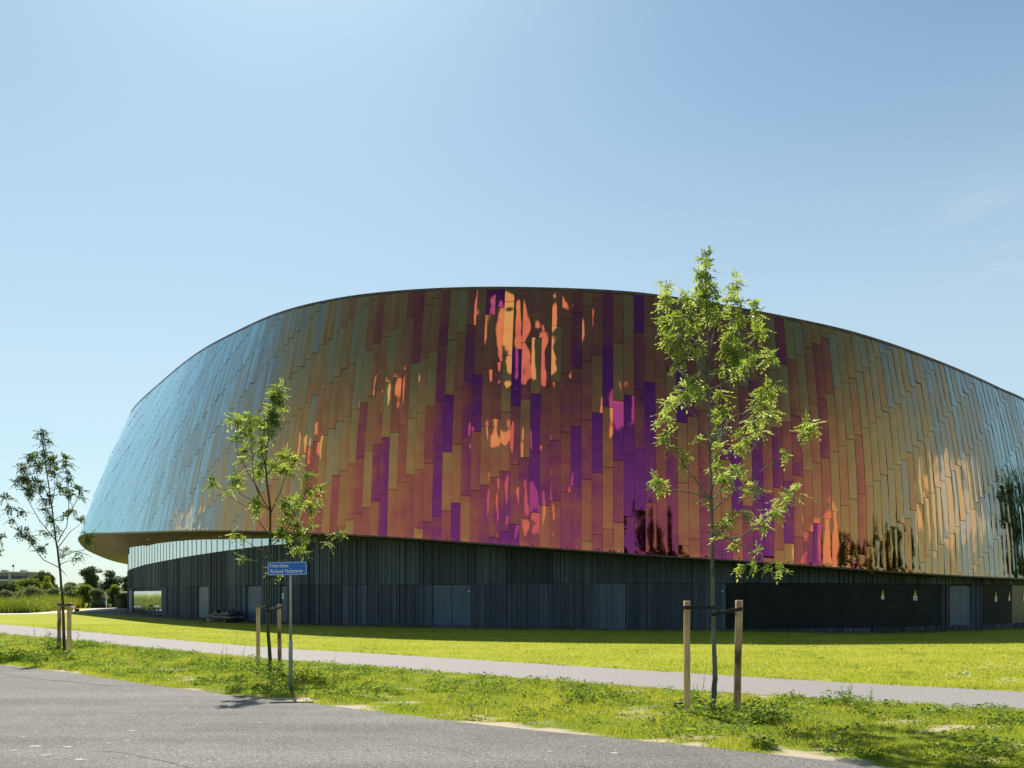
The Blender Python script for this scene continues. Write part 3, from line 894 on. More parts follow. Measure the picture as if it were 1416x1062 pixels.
def blades(n, xs_, ys_, hmin, hmax, w, tints, lean=.5):
    h = rng.uniform(hmin, hmax, n); az = rng.uniform(0, 2 * PI, n); la = rng.uniform(0, 2 * PI, n); lm = np.abs(rng.normal(0, lean, n)) * h
    z0 = gh(xs_, ys_)
    base = np.stack([xs_, ys_, z0], 1); s = np.stack([np.cos(az), np.sin(az), 0 * az], 1) * (w * rng.uniform(.6, 1.4, n))[:, None]
    tip = base + np.stack([np.cos(la) * lm, np.sin(la) * lm, h], 1)
    V = np.stack([base - s, base + s, tip], 1).reshape(-1, 3)
    return V, np.arange(3 * n).reshape(-1, 3), np.repeat(tints, 3)


m_blade = leafy('grass_blade', [(.072, .112, .010), (.175, .20, .018), (.31, .285, .05)], [(.25, .37, .016), (.52, .56, .033), (.71, .67, .11)], tw=.5, gloss=.02, rough=.6)
# verge
nb = 300000
xx = rng.uniform(-26, 16, nb * 2); yy0 = y_at(RL, xx); yy1 = y_at(PN, xx)
yy = yy0 - .05 + (yy1 - yy0 + .10) * rng.random(len(xx))
dens = np.clip(1.0 / (1 + ((yy - 12) / 14).clip(0)), .2, 1)
keep = (np.abs(xx / np.maximum(yy, 1)) < 1.9) & (yy > 3.0) & (rng.random(len(xx)) < dens)
xx, yy = xx[keep][:nb], yy[keep][:nb]
# look the sand up on a coarse grid
gxs = np.arange(-27, 17, .12); gys = np.arange(2, 42, .12)
GX, GY = np.meshgrid(gxs, gys)
okc = (GY > y_at(RL, GX) - .3) & (GY < y_at(PN, GX) + .3)
SG = np.zeros(GX.shape); SG[okc] = sand_amount(GX[okc], GY[okc])
PT = np.zeros(GX.shape); PT[okc] = vnoise(GX[okc], GY[okc], .8, 31.0)
def lut(A, x, y): return A[np.clip(((y - 2) / .12).astype(int), 0, A.shape[0] - 1), np.clip(((x + 27) / .12).astype(int), 0, A.shape[1] - 1)]
sg = lut(SG, xx, yy); pt = lut(PT, xx, yy)
keep = rng.random(len(xx)) > sg * 1.15
xx, yy, pt = xx[keep], yy[keep], pt[keep]
hs = .025 + .055 * np.clip(pt + .45, 0, 1)
tn_ = np.clip(.45 + pt * .5 + rng.normal(0, .2, len(xx)), 0, 1)
V, Q, T = blades(len(xx), xx, yy, .5, 1.3, .0045, tn_, .6)
V = V.reshape(-1, 3, 3); V[:, 2] = V[:, 0] * .5 + V[:, 1] * .5 + (V[:, 2] - (V[:, 0] + V[:, 1]) / 2) * hs[:, None]; V = V.reshape(-1, 3)
far = np.repeat(yy, 3)
tag(link('verge_grass', quads_mesh('verge_grass', V, Q, False, {'tint': T}), None, m_blade),
    'short rough bright green grass growing on the verge beside the road', 'grass', kind='stuff')
# lawn
nl = 290000
yy = 13 + (46 - 13) * rng.random(nl * 3) ** 1.5; xx = (rng.random(nl * 3) * 1.9 - .78) * yy
keep = yy > y_at(PF, xx) - .04
bx = cr_eval(BAS, PD)
fr_ = PD < 16
o_ = np.argsort(bx[fr_, 0]); wx, wy = bx[fr_, 0][o_], bx[fr_, 1][o_]
keep &= yy < np.interp(xx, wx, wy) - .5
xx, yy = xx[keep][:nl], yy[keep][:nl]
LG = np.array([[noise.fractal(Vector((a_ * .35, b_ * .5, 7.0)), 1.0, 2.0, 5) for a_ in np.arange(-36, 52, .5)] for b_ in np.arange(12, 48, .5)])
pt = LG[np.clip(((yy - 12) / .5).astype(int), 0, LG.shape[0] - 1), np.clip(((xx + 36) / .5).astype(int), 0, LG.shape[1] - 1)] * .55
V, Q, T = blades(len(xx), xx, yy, .02, .05, .0065, np.clip(.60 + pt + rng.normal(0, .20, len(xx)), 0, 1), .6)
tag(link('lawn_grass', quads_mesh('lawn_grass', V, Q, False, {'tint': T}), None, m_blade),
    'closely mown yellow green lawn grass between the path and the hall', 'grass', kind='stuff')

m_weed = leafy('weed_leaf', [(.03, .065, .012), (.06, .105, .016), (.11, .16, .03)], [(.12, .23, .015), (.26, .38, .025), (.44, .52, .07)], tw=.5, gloss=.018, rough=.6)
m_weed_y = leafy('yellow_bloom', [(.55, .45, .02), (.75, .62, .04)], [(.5, .4, .02), (.6, .5, .03)], tw=.3, gloss=.02)


def weed_leaves(c, R_, H_, n, ls, tint):
    """leaves of one broad-leaved clump"""
    az = rng.uniform(0, 2 * PI, n); rr_ = R_ * np.sqrt(rng.random(n)); hh = H_ * rng.random(n) ** .8 * (1 - .55 * (rr_ / R_) ** 2)
    base = np.stack([c[0] + np.cos(az) * rr_, c[1] + np.sin(az) * rr_, gh(c[0], c[1]) + hh], 1)
    az2 = az + rng.normal(0, .9, n)
    d = np.stack([np.cos(az2), np.sin(az2), rng.uniform(-.35, .75, n)], 1)
    nr = unit(n) * .6 + np.array([0, 0, 1.0])
    l = ls * rng.uniform(.55, 1.35, n)
    return leaf_quads(base, d, nr, l, l * rng.uniform(.38, .6, n), np.clip(tint + rng.normal(0, .17, n), 0, 1))


def merge(parts):
    V, Q, T = [], [], []; n0 = 0
    for v, q, t in parts:
        V.append(v); Q.append(q + n0); T.append(t); n0 += len(v)
    return np.concatenate(V), np.concatenate(Q), np.concatenate(T)


parts = []
k = 0
while k < 2250:
    x = random.uniform(-25, 15); y0, y1 = float(y_at(RL, x)), float(y_at(PN, x))
    f = random.random(); y = y0 + (y1 - y0) * (0.06 + .92 * f)
    if y < 3 or abs(x / y) > 1.6: continue
    if float(lut(SG, np.array([x]), np.array([y]))[0]) > .5 and random.random() < .8: continue
    clus = noise.noise(Vector((x * .45, y * .45, 2.0)))
    if clus < -.05 + .3 * random.random() and random.random() < .75: continue
    sc = random.uniform(.5, 1.3)
    parts.append(weed_leaves((x, y), .13 * sc, .11 * sc, int(24 * sc) + 6, .055 * sc, random.uniform(.1, .85)))
    k += 1
# weeds creeping in along both edges of the path, and clover in the lawn
for _ in range(420):
    x = random.uniform(-24, 11); ln_ = random.choice((PN, PF)); y = float(y_at(ln_, x)) + (random.uniform(-.18, .10) if ln_ is PN else random.uniform(-.10, .18))
    sc = random.uniform(.4, 1.0)
    parts.append(weed_leaves((x, y), .12 * sc, .06 * sc, int(14 * sc) + 4, .05 * sc, random.uniform(.3, .95)))
for _ in range(380):
    y = 15 + 21 * random.random() ** 1.4; x = random.uniform(-.7, .7) * y
    if y < float(y_at(PF, x)) + .2 or noise.noise(Vector((x * .3, y * .3, 5))) < -.05: continue
    sc = random.uniform(.5, 1.3)
    parts.append(weed_leaves((x, y), .16 * sc, .05 * sc, int(16 * sc) + 4, .05 * sc, random.uniform(.3, .8)))
# tufts along the foot of the wall and at the lawn's edge
for _ in range(260):
    s = random.uniform(3, sW(1405)); p1 = p_of_bas(np.array([s])); a, t, n = plan_frame(BAS, p1)
    c = a[0] + n[0] * random.uniform(.35, 1.5); sc = random.uniform(.5, 1.2)
    parts.append(weed_leaves((c[0], c[1]), .22 * sc, .12 * sc, int(16 * sc) + 4, .10 * sc, random.uniform(.2, .6)))
V, Q, T = merge(parts)
tag(link('weeds', quads_mesh('weeds', V, Q, False, {'tint': T}), None, m_weed), 'low broad leaved weeds scattered over the grass verge', 'weeds', kind='stuff')
# bright specks (daisies, clover heads, crumbs of stone) on the lawn
parts = []
def specks(u0, u1, v0, v1, n, sz):
    for _ in range(n):
        c = G(random.gauss((u0 + u1) / 2, (u1 - u0) / 4), random.gauss((v0 + v1) / 2, (v1 - v0) / 4))
        if c[1] < y_at(PF, c[0]) + .1: continue
        k_ = 3
        b0 = np.tile(c, (k_, 1)) + rng.normal(0, sz * .8, (k_, 3)) * [1, 1, 0]; b0[:, 2] = .035 + float(gh(c[0], c[1]))
        l = np.full(k_, sz)
        parts.append(leaf_quads(b0, unit(k_) * [1, 1, .1], np.tile([0, 0, 1.0], (k_, 1)), l, l * .8, np.full(k_, .5)))
specks(1330, 1400, 918, 930, 26, .035); specks(1310, 1345, 930, 940, 24, .035); specks(1370, 1416, 938, 948, 22, .03); specks(900, 1300, 898, 940, 26, .025); specks(300, 800, 872, 905, 24, .035); specks(400, 500, 872, 882, 20, .05)
V, Q, T = merge(parts)
tag(link('daisies', quads_mesh('daisies', V, Q, False, {'tint': T}), None, noisy('white_petal', (.7, .68, .62), (.8, .78, .72), 9, rough=.8)), 'tiny white daisies dotted over the lawn', 'flowers', kind='stuff')


def weed_bush(u, vv, R_, H_, n, ls, label, name='weed_bush', cat='weed', tint=.45, stems=0, bloom=False):
    c = G(u, vv); c[2] = gh(c[0], c[1])
    ps_ = []
    for _ in range(5):
        o = (c[0] + random.gauss(0, R_ * .45), c[1] + random.gauss(0, R_ * .3))
        ps_.append(weed_leaves(o, R_ * .62, H_ * random.uniform(.6, 1), n // 5, ls, tint + random.uniform(-.15, .15)))
    for _ in range(stems):
        o = np.array([c[0] + random.gauss(0, R_ * .5), c[1] + random.gauss(0, R_ * .4), 0])
        hh = H_ * random.uniform(.9, 1.6); k_ = 18; ln_ = rng.normal(0, .22, 2)
        zz = np.linspace(.05, hh, k_); az = rng.uniform(0, 6.28, k_)
        b0 = np.stack([o[0] + ln_[0] * zz, o[1] + ln_[1] * zz, zz], 1)
        ps_.append(leaf_quads(b0, np.stack([np.cos(az), np.sin(az), .5 + 0 * az], 1), unit(k_) * .4 + [0, 0, 1.0], ls * np.linspace(1.1, .5, k_), ls * .35 * np.ones(k_), np.clip(tint + rng.normal(0, .1, k_), 0, 1)))
        b1 = np.array([[o[0], o[1], 0.0]]); ps_.append(leaf_quads(b1, np.array([[ln_[0], ln_[1], 1.0]]), np.array([[0, 1.0, 0]]), np.array([hh * 1.05]), np.array([.012]), np.array([.3])))
    V, Q, T = merge(ps_)
    o = thing(name, c, label, cat)
    link('foliage', quads_mesh('foliage', V - c, Q, False, {'tint': T}), o, m_weed)
    if bloom:
        k_ = 46
        b0 = np.stack([c[0] + rng.normal(0, R_ * .55, k_), c[1] + rng.normal(0, R_ * .3, k_), rng.uniform(.4, 1.1, k_) * H_], 1)
        V, Q, T = leaf_quads(b0, unit(k_) * [1, 1, .2], np.tile([0, -.4, 1.0], (k_, 1)), np.full(k_, .035), np.full(k_, .03), rng.random(k_))
        tag(link('blooms', quads_mesh('blooms', V - c, Q, False, {'tint': T}), o, m_weed_y), kind='stuff')
    return o


weed_bush(1052, 999, .40, .36, 420, .07, 'bushy pale green weed just right of the tallest young tree', tint=.6)
weed_bush(966, 978, .18, .34, 170, .06, 'thistly weed between the tallest tree and its left stake', tint=.5, stems=4)
weed_bush(1000, 984, .20, .26, 150, .055, 'small weed between the tallest tree and its right stake', tint=.65)
weed_bush(1170, 976, .42, .26, 330, .065, 'leafy weed patch by the path edge right of the tallest tree', tint=.4, stems=5)
weed_bush(1385, 1000, .22, .2, 120, .07, 'dark green weed on the verge near the right edge of the photo', tint=.2)
weed_bush(368, 936, .46, .42, 460, .075, 'dark leafy weeds round the foot of the middle young tree', tint=.35)
weed_bush(345, 928, .50, .40, 420, .075, 'tall nettles left of the middle young tree by its left stake', tint=.5, stems=6)
weed_bush(428, 942, .55, .36, 420, .07, 'leafy weed clump just right of the street sign pole', tint=.4, stems=3)
weed_bush(384, 945, .32, .34, 260, .065, 'weed clump just left of the street sign pole', tint=.3)
weed_bush(467, 943, .24, .20, 140, .05, 'low plant with yellow blooms right of the street sign', 'flowering_weed', 'flowering weed', tint=.7, bloom=True)
weed_bush(74, 899, .55, .55, 380, .10, 'dark weeds against the stakes of the left young tree', tint=.3, stems=5)
weed_bush(40, 914, .9, .40, 480, .10, 'broad low weed mound on the verge at the left', tint=.3)
weed_bush(118, 897, .55, .30, 300, .09, 'dark leafy weed right of the left young tree', tint=.25)
weed_bush(210, 903, .5, .22, 200, .08, 'low weed by the path between the left and middle trees', tint=.3)
weed_bush(800, 972, .36, .24, 240, .06, 'dark tuft of weeds in the middle of the verge', tint=.3, stems=2)
weed_bush(296, 858.5, .45, .55, 120, .13, 'bright green weed in front of the pile of boards', tint=.75)


# ------------------------------------------------------------------ young street trees
m_bark = noisy('smooth_grey_green_bark', (.055, .062, .045), (.13, .135, .10), 9, 6, rough=.8, bump=.5, bscale=40, stretch=(1, 1, .35), c3=(.20, .20, .165))
m_bark_d = noisy('dark_olive_bark', (.035, .040, .020), (.085, .088, .045), 9, 6, rough=.85, bump=.5, bscale=40, stretch=(1, 1, .35))
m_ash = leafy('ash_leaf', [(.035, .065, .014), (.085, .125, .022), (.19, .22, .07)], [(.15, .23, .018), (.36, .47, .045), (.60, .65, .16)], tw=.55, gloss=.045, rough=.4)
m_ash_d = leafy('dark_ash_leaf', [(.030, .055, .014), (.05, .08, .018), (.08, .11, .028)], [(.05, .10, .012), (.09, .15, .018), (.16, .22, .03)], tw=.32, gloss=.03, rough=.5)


def young_tree(base, trunk, branches, clumps, label, r0, leaf, per, bark, lm, tint0=.5, leaflets=9):
    Yb = F * EYE / (base[1] - HZ)
    o3 = G(*base)
    root = thing('young_tree', o3, label, 'tree', 'young trees planted along the verge')
    px = Yb / F
    mb = MB()
    T = [P(u, v, Yb) - o3 for u, v in trunk]; T[0][2] = -.05
    n = len(T)
    rad = [r0 * (1 - .88 * (i / (n - 1)) ** .9) + .002 for i in range(n)]
    # densify for a smooth, slightly wavy stem
    mb.tube([T[i] * (1 - t) + T[i + 1] * t + rng.normal(0, .003, 3) for i in range(n - 1) for t in (0, .33, .66)] + [T[-1]],
            [rad[i] * (1 - t) + rad[i + 1] * t for i in range(n - 1) for t in (0, .33, .66)] + [rad[-1]], 10, wob=.05)
    node = [(u, v, 0.0) for u, v in trunk[n // 3:]]
    for br in branches:
        ln = math.hypot(br[-1][0] - br[0][0], br[-1][1] - br[0][1])
        dy = random.choice((-1, 1)) * random.uniform(.25, .75) * ln * px
        m = len(br); pts = []
        for i, (u, v) in enumerate(br):
            f = i / (m - 1)
            d = dy * f
            pts.append(P(u, v, Yb + d) - o3)
            node.append((u, v, d))
        rs = max(.007, min(.016, r0 * .34))
        rr_ = [rs * (1 - .78 * i / (m - 1)) for i in range(m)]
        mb.tube([pts[i] * (1 - t) + pts[i + 1] * t + rng.normal(0, .006, 3) for i in range(m - 1) for t in (0, .5)] + [pts[-1]],
                [rr_[i] * (1 - t) + rr_[i + 1] * t for i in range(m - 1) for t in (0, .5)] + [rr_[-1]], 6)
    nd = np.array(node)
    cs, ds, ns, ls, ws, ts = [], [], [], [], [], []
    for (u, v, rx, ry) in clumps:
        j = int(np.argmin((nd[:, 0] - u) ** 2 + (nd[:, 1] - v) ** 2))
        d = nd[j, 2] + random.gauss(0, .10)
        c = P(u, v, Yb + d) - o3
        b0 = P(nd[j, 0], nd[j, 1], Yb + nd[j, 2]) - o3
        RX, RZ = rx * px, ry * px
        # twig from the branch into the clump
        endp = c + np.array([random.gauss(0, RX * .3), random.gauss(0, RX * .3), RZ * .6])
        if np.linalg.norm(c - b0) > .03:
            mb.tube([b0, b0 * .5 + c * .5 + rng.normal(0, .015, 3), c, endp], [.005, .004, .003, .0015], 5)
        nl_ = max(5, int(per * (RX * RZ) / .02))
        tc_ = tint0 + random.gauss(0, .13)
        for _ in range(nl_):
            w = unit(1)[0] * rng.random() ** .45
            st = c + w * np.array([RX * .80, RX * .85, RZ * .80])
            ax = w * .8 + unit(1)[0] * .55 + np.array([0, 0, -.12]); ax /= np.linalg.norm(ax)
            Lr = leaf * random.uniform(1.5, 2.6)
            sd = np.cross(ax, [0, 0, 1.0] + unit(1)[0] * .3); sd /= np.linalg.norm(sd) + 1e-9
            upn = np.cross(sd, ax)
            tl = tc_ + random.gauss(0, .22)
            k2 = leaflets
            for i in range(k2):
                f = (i // 2 + .6) / (k2 // 2 + .8)
                side = 1 if i % 2 else -1
                if i == k2 - 1: dirv = ax.copy(); f = 1.0
                else: dirv = ax * .55 + sd * side * .8 + upn * random.uniform(-.25, .15)
                cs.append(st + ax * Lr * (f - .25) - np.array([0, 0, .25 * Lr * f * f])); ds.append(dirv); ns.append(upn + unit(1)[0] * .35)
                ll = leaf * random.uniform(.75, 1.15); ls.append(ll); ws.append(ll * random.uniform(.36, .48)); ts.append(tl + random.gauss(0, .06))
    mb.build('trunk', bark, root)
    V, Q, Tn = leaf_quads(np.array(cs), np.array(ds), np.array(ns), np.array(ls), np.array(ws), np.clip(np.array(ts), 0, 1))
    link('crown', quads_mesh('crown', V, Q, False, {'tint': Tn}), root, lm)
    return root


T3_trunk = [(984.5, 984), (987, 960), (988.5, 938), (988, 915), (987.5, 896), (986.8, 862), (986, 820), (985, 775), (984.5, 730), (984, 690), (982.5, 650), (981, 610), (981, 560), (980, 500), (978, 450), (976, 400), (976, 347)]
T3_br = [[(984, 690), (989, 687), (1008, 659), (1036, 628), (1067, 587), (1070, 560)], [(985, 706), (990, 702), (1020, 675), (1058, 647), (1088, 628), (1106, 609), (1118, 588)],
         [(983, 690), (968, 684), (945, 680), (925, 677), (912, 668)], [(982, 690), (965, 668), (950, 648), (936, 625), (923, 605), (918, 583)],
         [(981, 612), (977, 606), (961, 576), (952, 564), (945, 540)], [(981, 612), (1002, 587), (1017, 576), (1040, 566), (1055, 550)], [(981, 614), (1008, 596), (1035, 573), (1062, 545)],
         [(985, 745), (1022, 743), (1036, 735), (1058, 718), (1085, 693), (1105, 678)], [(986, 738), (1000, 741), (1030, 757), (1050, 773), (1062, 783), (1090, 787)], [(985, 744), (990, 738), (1008, 718), (1045, 715)],
         [(981, 540), (1016, 523), (1049, 508), (1066, 490)], [(981, 530), (1004, 493), (1030, 481), (1051, 458)], [(980, 524), (962, 495), (945, 470), (925, 440), (919, 412), (921, 388)],
         [(980, 490), (991, 444), (1010, 412), (1014, 388)], [(980, 502), (1015, 464), (1035, 433), (1043, 416)], [(980, 505), (960, 460), (950, 425), (948, 408)], [(981, 540), (962, 522), (945, 538), (928, 556)],
         [(981, 560), (995, 545), (1000, 520)], [(982, 640), (995, 625), (998, 590)], [(984, 680), (992, 655), (1003, 640)]]
T3_cl = [(976, 358, 8, 14), (974, 378, 13, 14), (977, 398, 17, 14), (982, 420, 18, 14), (968, 412, 14, 12), (985, 440, 14, 12), (921, 395, 9, 12), (918, 418, 11, 14), (921, 445, 13, 16), (929, 473, 15, 15), (942, 492, 12, 13), (932, 505, 9, 9), (948, 415, 12, 13), (944, 440, 14, 16), (957, 452, 12, 15), (963, 478, 10, 12),
         (1014, 393, 11, 15), (1011, 417, 11, 13), (1019, 438, 13, 14), (1043, 418, 9, 11), (1047, 436, 9, 9), (1050, 458, 10, 10), (1008, 464, 13, 13), (1003, 488, 14, 12), (1024, 484, 14, 11), (1034, 499, 14, 11), (1018, 510, 12, 9), (1064, 493, 11, 13), (998, 515, 10, 9),
         (957, 528, 15, 12), (941, 543, 16, 12), (926, 558, 13, 12), (918, 580, 10, 14), (922, 603, 10, 13), (935, 619, 9, 7), (966, 545, 10, 11), (1062, 538, 16, 14), (1050, 558, 18, 13), (1066, 572, 14, 12), (1040, 583, 12, 10), (1030, 603, 12, 10), (1020, 618, 10, 8), (1052, 596, 10, 9),
         (995, 545, 9, 12), (999, 570, 10, 12), (997, 592, 9, 13), (994, 620, 9, 14), (990, 645, 9, 11), (1000, 660, 10, 10), (1120, 588, 13, 16), (1110, 598, 9, 9), (1083, 628, 7, 6), (912, 668, 12, 14), (968, 608, 9, 7), (946, 632, 9, 8), (946, 643, 4, 6), (975, 694, 7, 8),
         (1020, 652, 11, 10), (1010, 668, 11, 9), (1045, 673, 13, 7), (1034, 682, 7, 6), (1098, 682, 14, 10), (1082, 694, 13, 11), (1068, 708, 13, 10), (1056, 728, 13, 10), (1010, 713, 11, 10), (1030, 708, 9, 7), (1000, 724, 10, 9), (995, 744, 7, 7), (1015, 752, 7, 5), (1050, 762, 5, 5), (1040, 781, 9, 5), (1060, 785, 13, 6), (1080, 787, 10, 6), (1028, 783, 6, 5)]
young_tree((985, 984), T3_trunk, T3_br, T3_cl, 'tallest young tree, sunlit narrow leaves, tied between two stakes at the right', .043, .070, 22.0, m_bark, m_ash, .60)

T2_trunk = [(374.5, 930), (373, 905), (370.5, 870), (370.5, 840), (371.6, 816), (373, 753), (374, 703), (369, 667), (367, 640), (369.8, 615), (378, 571), (384, 537)]
T2_br = [[(373, 703), (366, 696), (354.6, 672.5), (341, 649), (329, 628.5), (326, 601), (327.5, 579)], [(358, 684), (351, 665), (348, 622), (346, 586)], [(372, 740), (352, 712), (341, 701), (310, 682), (293, 669)], [(373, 705), (351, 693), (332, 682), (324.5, 664)],
         [(374, 712), (387, 679), (395, 655), (402, 636)], [(374, 750), (390, 742), (406, 735), (415, 722), (428, 695)], [(373, 767), (382, 777), (403, 774), (428, 764), (450, 752), (467, 738)], [(372, 765), (351, 756), (339, 747), (321.5, 738)], [(372, 760), (395, 735), (412, 705), (424, 680), (425, 655)],
         [(368, 660), (380, 640), (388, 628)], [(368, 645), (360, 620), (358, 586)], [(373, 800), (385, 790), (392, 785)], [(372, 770), (352, 776), (335, 773)]]
T2_cl = [(385, 538, 9, 9), (384, 551, 11, 10), (379, 566, 12, 10), (376, 581, 11, 11), (325, 581, 10, 8), (346, 578, 12, 8), (358, 583, 11, 9), (331, 600, 6, 5), (343, 598, 9, 7), (372, 597, 9, 9), (340, 621, 9, 8), (338, 634, 7, 4), (326, 611, 5, 5), (365, 614, 8, 7), (395, 631, 12, 8), (405, 637, 9, 7), (398, 652, 10, 7), (385, 645, 9, 7), (366, 640, 9, 7), (355, 650, 8, 7), (362, 626, 7, 7),
         (325, 661, 10, 8), (293, 667, 10, 6), (330, 675, 5, 3), (318, 680, 4, 3), (425, 656, 9, 6), (428, 679, 8, 7), (441, 672, 5, 5), (415, 694, 10, 8), (430, 699, 9, 8), (405, 704, 9, 8), (395, 695, 10, 8), (441, 690, 5, 4), (396, 717, 10, 8), (411, 724, 9, 7), (386, 735, 9, 6), (398, 738, 9, 5), (431, 729, 9, 4), (422, 741, 7, 5), (467, 737, 8, 6), (455, 750, 5, 4), (411, 760, 9, 5), (421, 765, 6, 4), (355, 701, 9, 7), (350, 692, 6, 4), (321, 738, 7, 4), (338, 745, 4, 3), (335, 773, 6, 5), (390, 786, 8, 4), (384, 793, 5, 4), (376, 785, 5, 3)]
young_tree((374, 930), T2_trunk, T2_br, T2_cl, 'middle young tree with sparse tufts of leaves, standing behind the blue street sign', .042, .086, 22.0, m_bark_d, m_ash, .40)

T1_trunk = [(89.5, 900), (88, 860), (87, 833), (84, 797), (80, 761), (77, 743), (72, 700.5), (65, 655), (60, 616), (57, 598)]
T1_br = [[(81, 785), (60, 774), (48, 758), (30, 737), (18, 718.6), (9, 691)], [(77, 747), (54, 718.6), (36, 685), (21, 664)], [(74, 721.6), (54, 682), (39, 646)], [(81, 782), (93, 776), (113, 776)], [(80, 749), (93, 727.6), (96, 685), (90, 638)], [(80, 758), (98, 735), (114, 722)], [(93, 718), (105, 694), (111, 679)], [(81, 772), (100, 764), (118, 760), (122, 744)], [(83, 785), (93, 797)],
         [(72, 700), (76, 670), (73, 640)], [(70, 690), (52, 662), (46, 632)]]
T1_cl = [(57, 598, 8, 5), (60, 611, 8, 7), (62, 625, 7, 6), (45, 631, 9, 7), (52, 644, 11, 8), (72, 638, 10, 7), (76, 652, 9, 6), (91, 640, 6, 9), (95, 659, 5, 7), (30, 648, 8, 6), (34, 661, 10, 7), (40, 678, 10, 7), (22, 667, 7, 4), (50, 667, 10, 7), (60, 675, 7, 5), (65, 689, 7, 7), (85, 675, 7, 5), (95, 685, 7, 7), (110, 678, 7, 5), (114, 689, 4, 3), (100, 705, 7, 4), (112, 720, 7, 4), (10, 689, 8, 4), (13, 704, 5, 5), (30, 707, 7, 3), (30, 735, 8, 5), (40, 742, 7, 5), (46, 750, 5, 3), (18, 718, 4, 3), (65, 705, 7, 5), (68, 720, 7, 6), (60, 735, 6, 4), (78, 734, 5, 5), (90, 715, 4, 3), (88, 763, 8, 3), (112, 765, 6, 3), (105, 772, 4, 3), (122, 742, 6, 9), (125, 752, 4, 3), (60, 756, 6, 3), (54, 762, 4, 3)]
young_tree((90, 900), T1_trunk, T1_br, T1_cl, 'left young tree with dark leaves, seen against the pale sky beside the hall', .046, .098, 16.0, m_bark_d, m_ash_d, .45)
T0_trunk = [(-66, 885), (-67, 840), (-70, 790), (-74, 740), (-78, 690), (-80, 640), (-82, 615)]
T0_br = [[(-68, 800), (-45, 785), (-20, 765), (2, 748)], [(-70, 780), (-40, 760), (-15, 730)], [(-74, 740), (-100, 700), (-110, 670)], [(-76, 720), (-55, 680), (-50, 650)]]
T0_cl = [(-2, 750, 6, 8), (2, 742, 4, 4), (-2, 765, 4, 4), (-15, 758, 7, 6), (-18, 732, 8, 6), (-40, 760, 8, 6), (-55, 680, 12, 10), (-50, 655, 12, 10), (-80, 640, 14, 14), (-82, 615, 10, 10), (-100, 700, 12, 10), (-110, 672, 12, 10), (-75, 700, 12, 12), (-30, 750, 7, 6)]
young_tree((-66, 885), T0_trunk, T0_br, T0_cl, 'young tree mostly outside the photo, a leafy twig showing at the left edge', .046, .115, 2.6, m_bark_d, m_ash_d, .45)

# ------------------------------------------------------------------ stakes and rubber ties
m_wood = noisy('peeled_pine_stake', (.45, .28, .14), (.70, .46, .26), 6, 7, rough=.8, bump=.4, bscale=30, stretch=(1, 1, .15), c3=(.80, .60, .38))
m_wood_d = noisy('weathered_bark_stake', (.09, .05, .028), (.36, .23, .125), 5, 7, rough=.85, bump=.6, bscale=24, stretch=(1, 1, .35), c3=(.60, .43, .26), lo=.34, hi=.6)
m_rub = noisy('black_rubber', (.012, .012, .013), (.02, .02, .02), 6, rough=.6)


def stake(u0, v0, u1, v1, r, label, m):
    Y = F * EYE / (v0 - HZ)
    b0 = G(u0, v0); t0 = P(u1, v1, Y)
    o = thing('wooden_stake', b0, label, 'tree stake', 'wooden stakes holding the young trees')
    mb = MB(); n = 9
    d = t0 - b0
    sw = rng.normal(0, r * .05, (n, 3)); sw[:, 2] = 0; sw[0] = sw[-1] = 0
    pts = [d * (i / (n - 1)) + sw[i] for i in range(n)]; pts[0][2] = -.1
    pts += [pts[-1] + np.array([0, 0, .006])]
    mb.tube(pts, [r * random.uniform(.97, 1.03) for _ in range(n)] + [r * .82], 14, wob=.03)
    mb.build('post', m, o)
    return b0, t0, r


def tie(stk, trunk_pt, tr, hs_, ht, label):
    """rubber strap: round the stake, across to the trunk and round it"""
    b0, t0, r = stk
    f = (hs_ - b0[2]) / (t0[2] - b0[2]); c0 = b0 + (t0 - b0) * f
    c1 = np.array(trunk_pt, float); c1[2] = ht
    o = thing('tree_tie', (c0 + c1) / 2, label, 'tree tie', 'black rubber ties between stakes and trees')
    mid = (c0 + c1) / 2; hw = .024
    ax = c1 - c0; ax[2] = 0; ax /= np.linalg.norm(ax); sd = np.array([-ax[1], ax[0], 0])
    loop = []
    ra, rb = r * 1.10 + .003, tr * 1.08 + .003
    for k_ in range(9):
        a_ = PI / 2 + PI * k_ / 8; loop.append((c0 + (ax * math.cos(a_) + sd * math.sin(a_)) * ra, 0))
    for k_ in range(9):
        a_ = -PI / 2 + PI * k_ / 8; loop.append((c1 + (ax * math.cos(a_) + sd * math.sin(a_)) * rb, 1))
    mb = MB(); n = len(loop); vs = []
    for (p_, _) in loop:
        q = p_ - mid
        ctr_ = c0 if _ == 0 else c1
        ind = (p_ - ctr_); ind[2] = 0; ind /= np.linalg.norm(ind) + 1e-9
        vs += [q + z3 * hw, q - z3 * hw, q - z3 * hw + ind * .006, q + z3 * hw + ind * .006]
    fs = []
    for i in range(n):
        j = (i + 1) % n
        for a_, b_ in ((0, 1), (1, 2), (2, 3), (3, 0)):
            fs.append((i * 4 + a_, i * 4 + b_, j * 4 + b_, j * 4 + a_))
    mb.add(vs, fs); mb.build('strap', m_rub, o)
    mb = MB(); mb.box(tuple(ax * .02), (.11, .03, .04), math.atan2(ax[1], ax[0]), bev=.006); mb.build('spacer', m_rub, o)


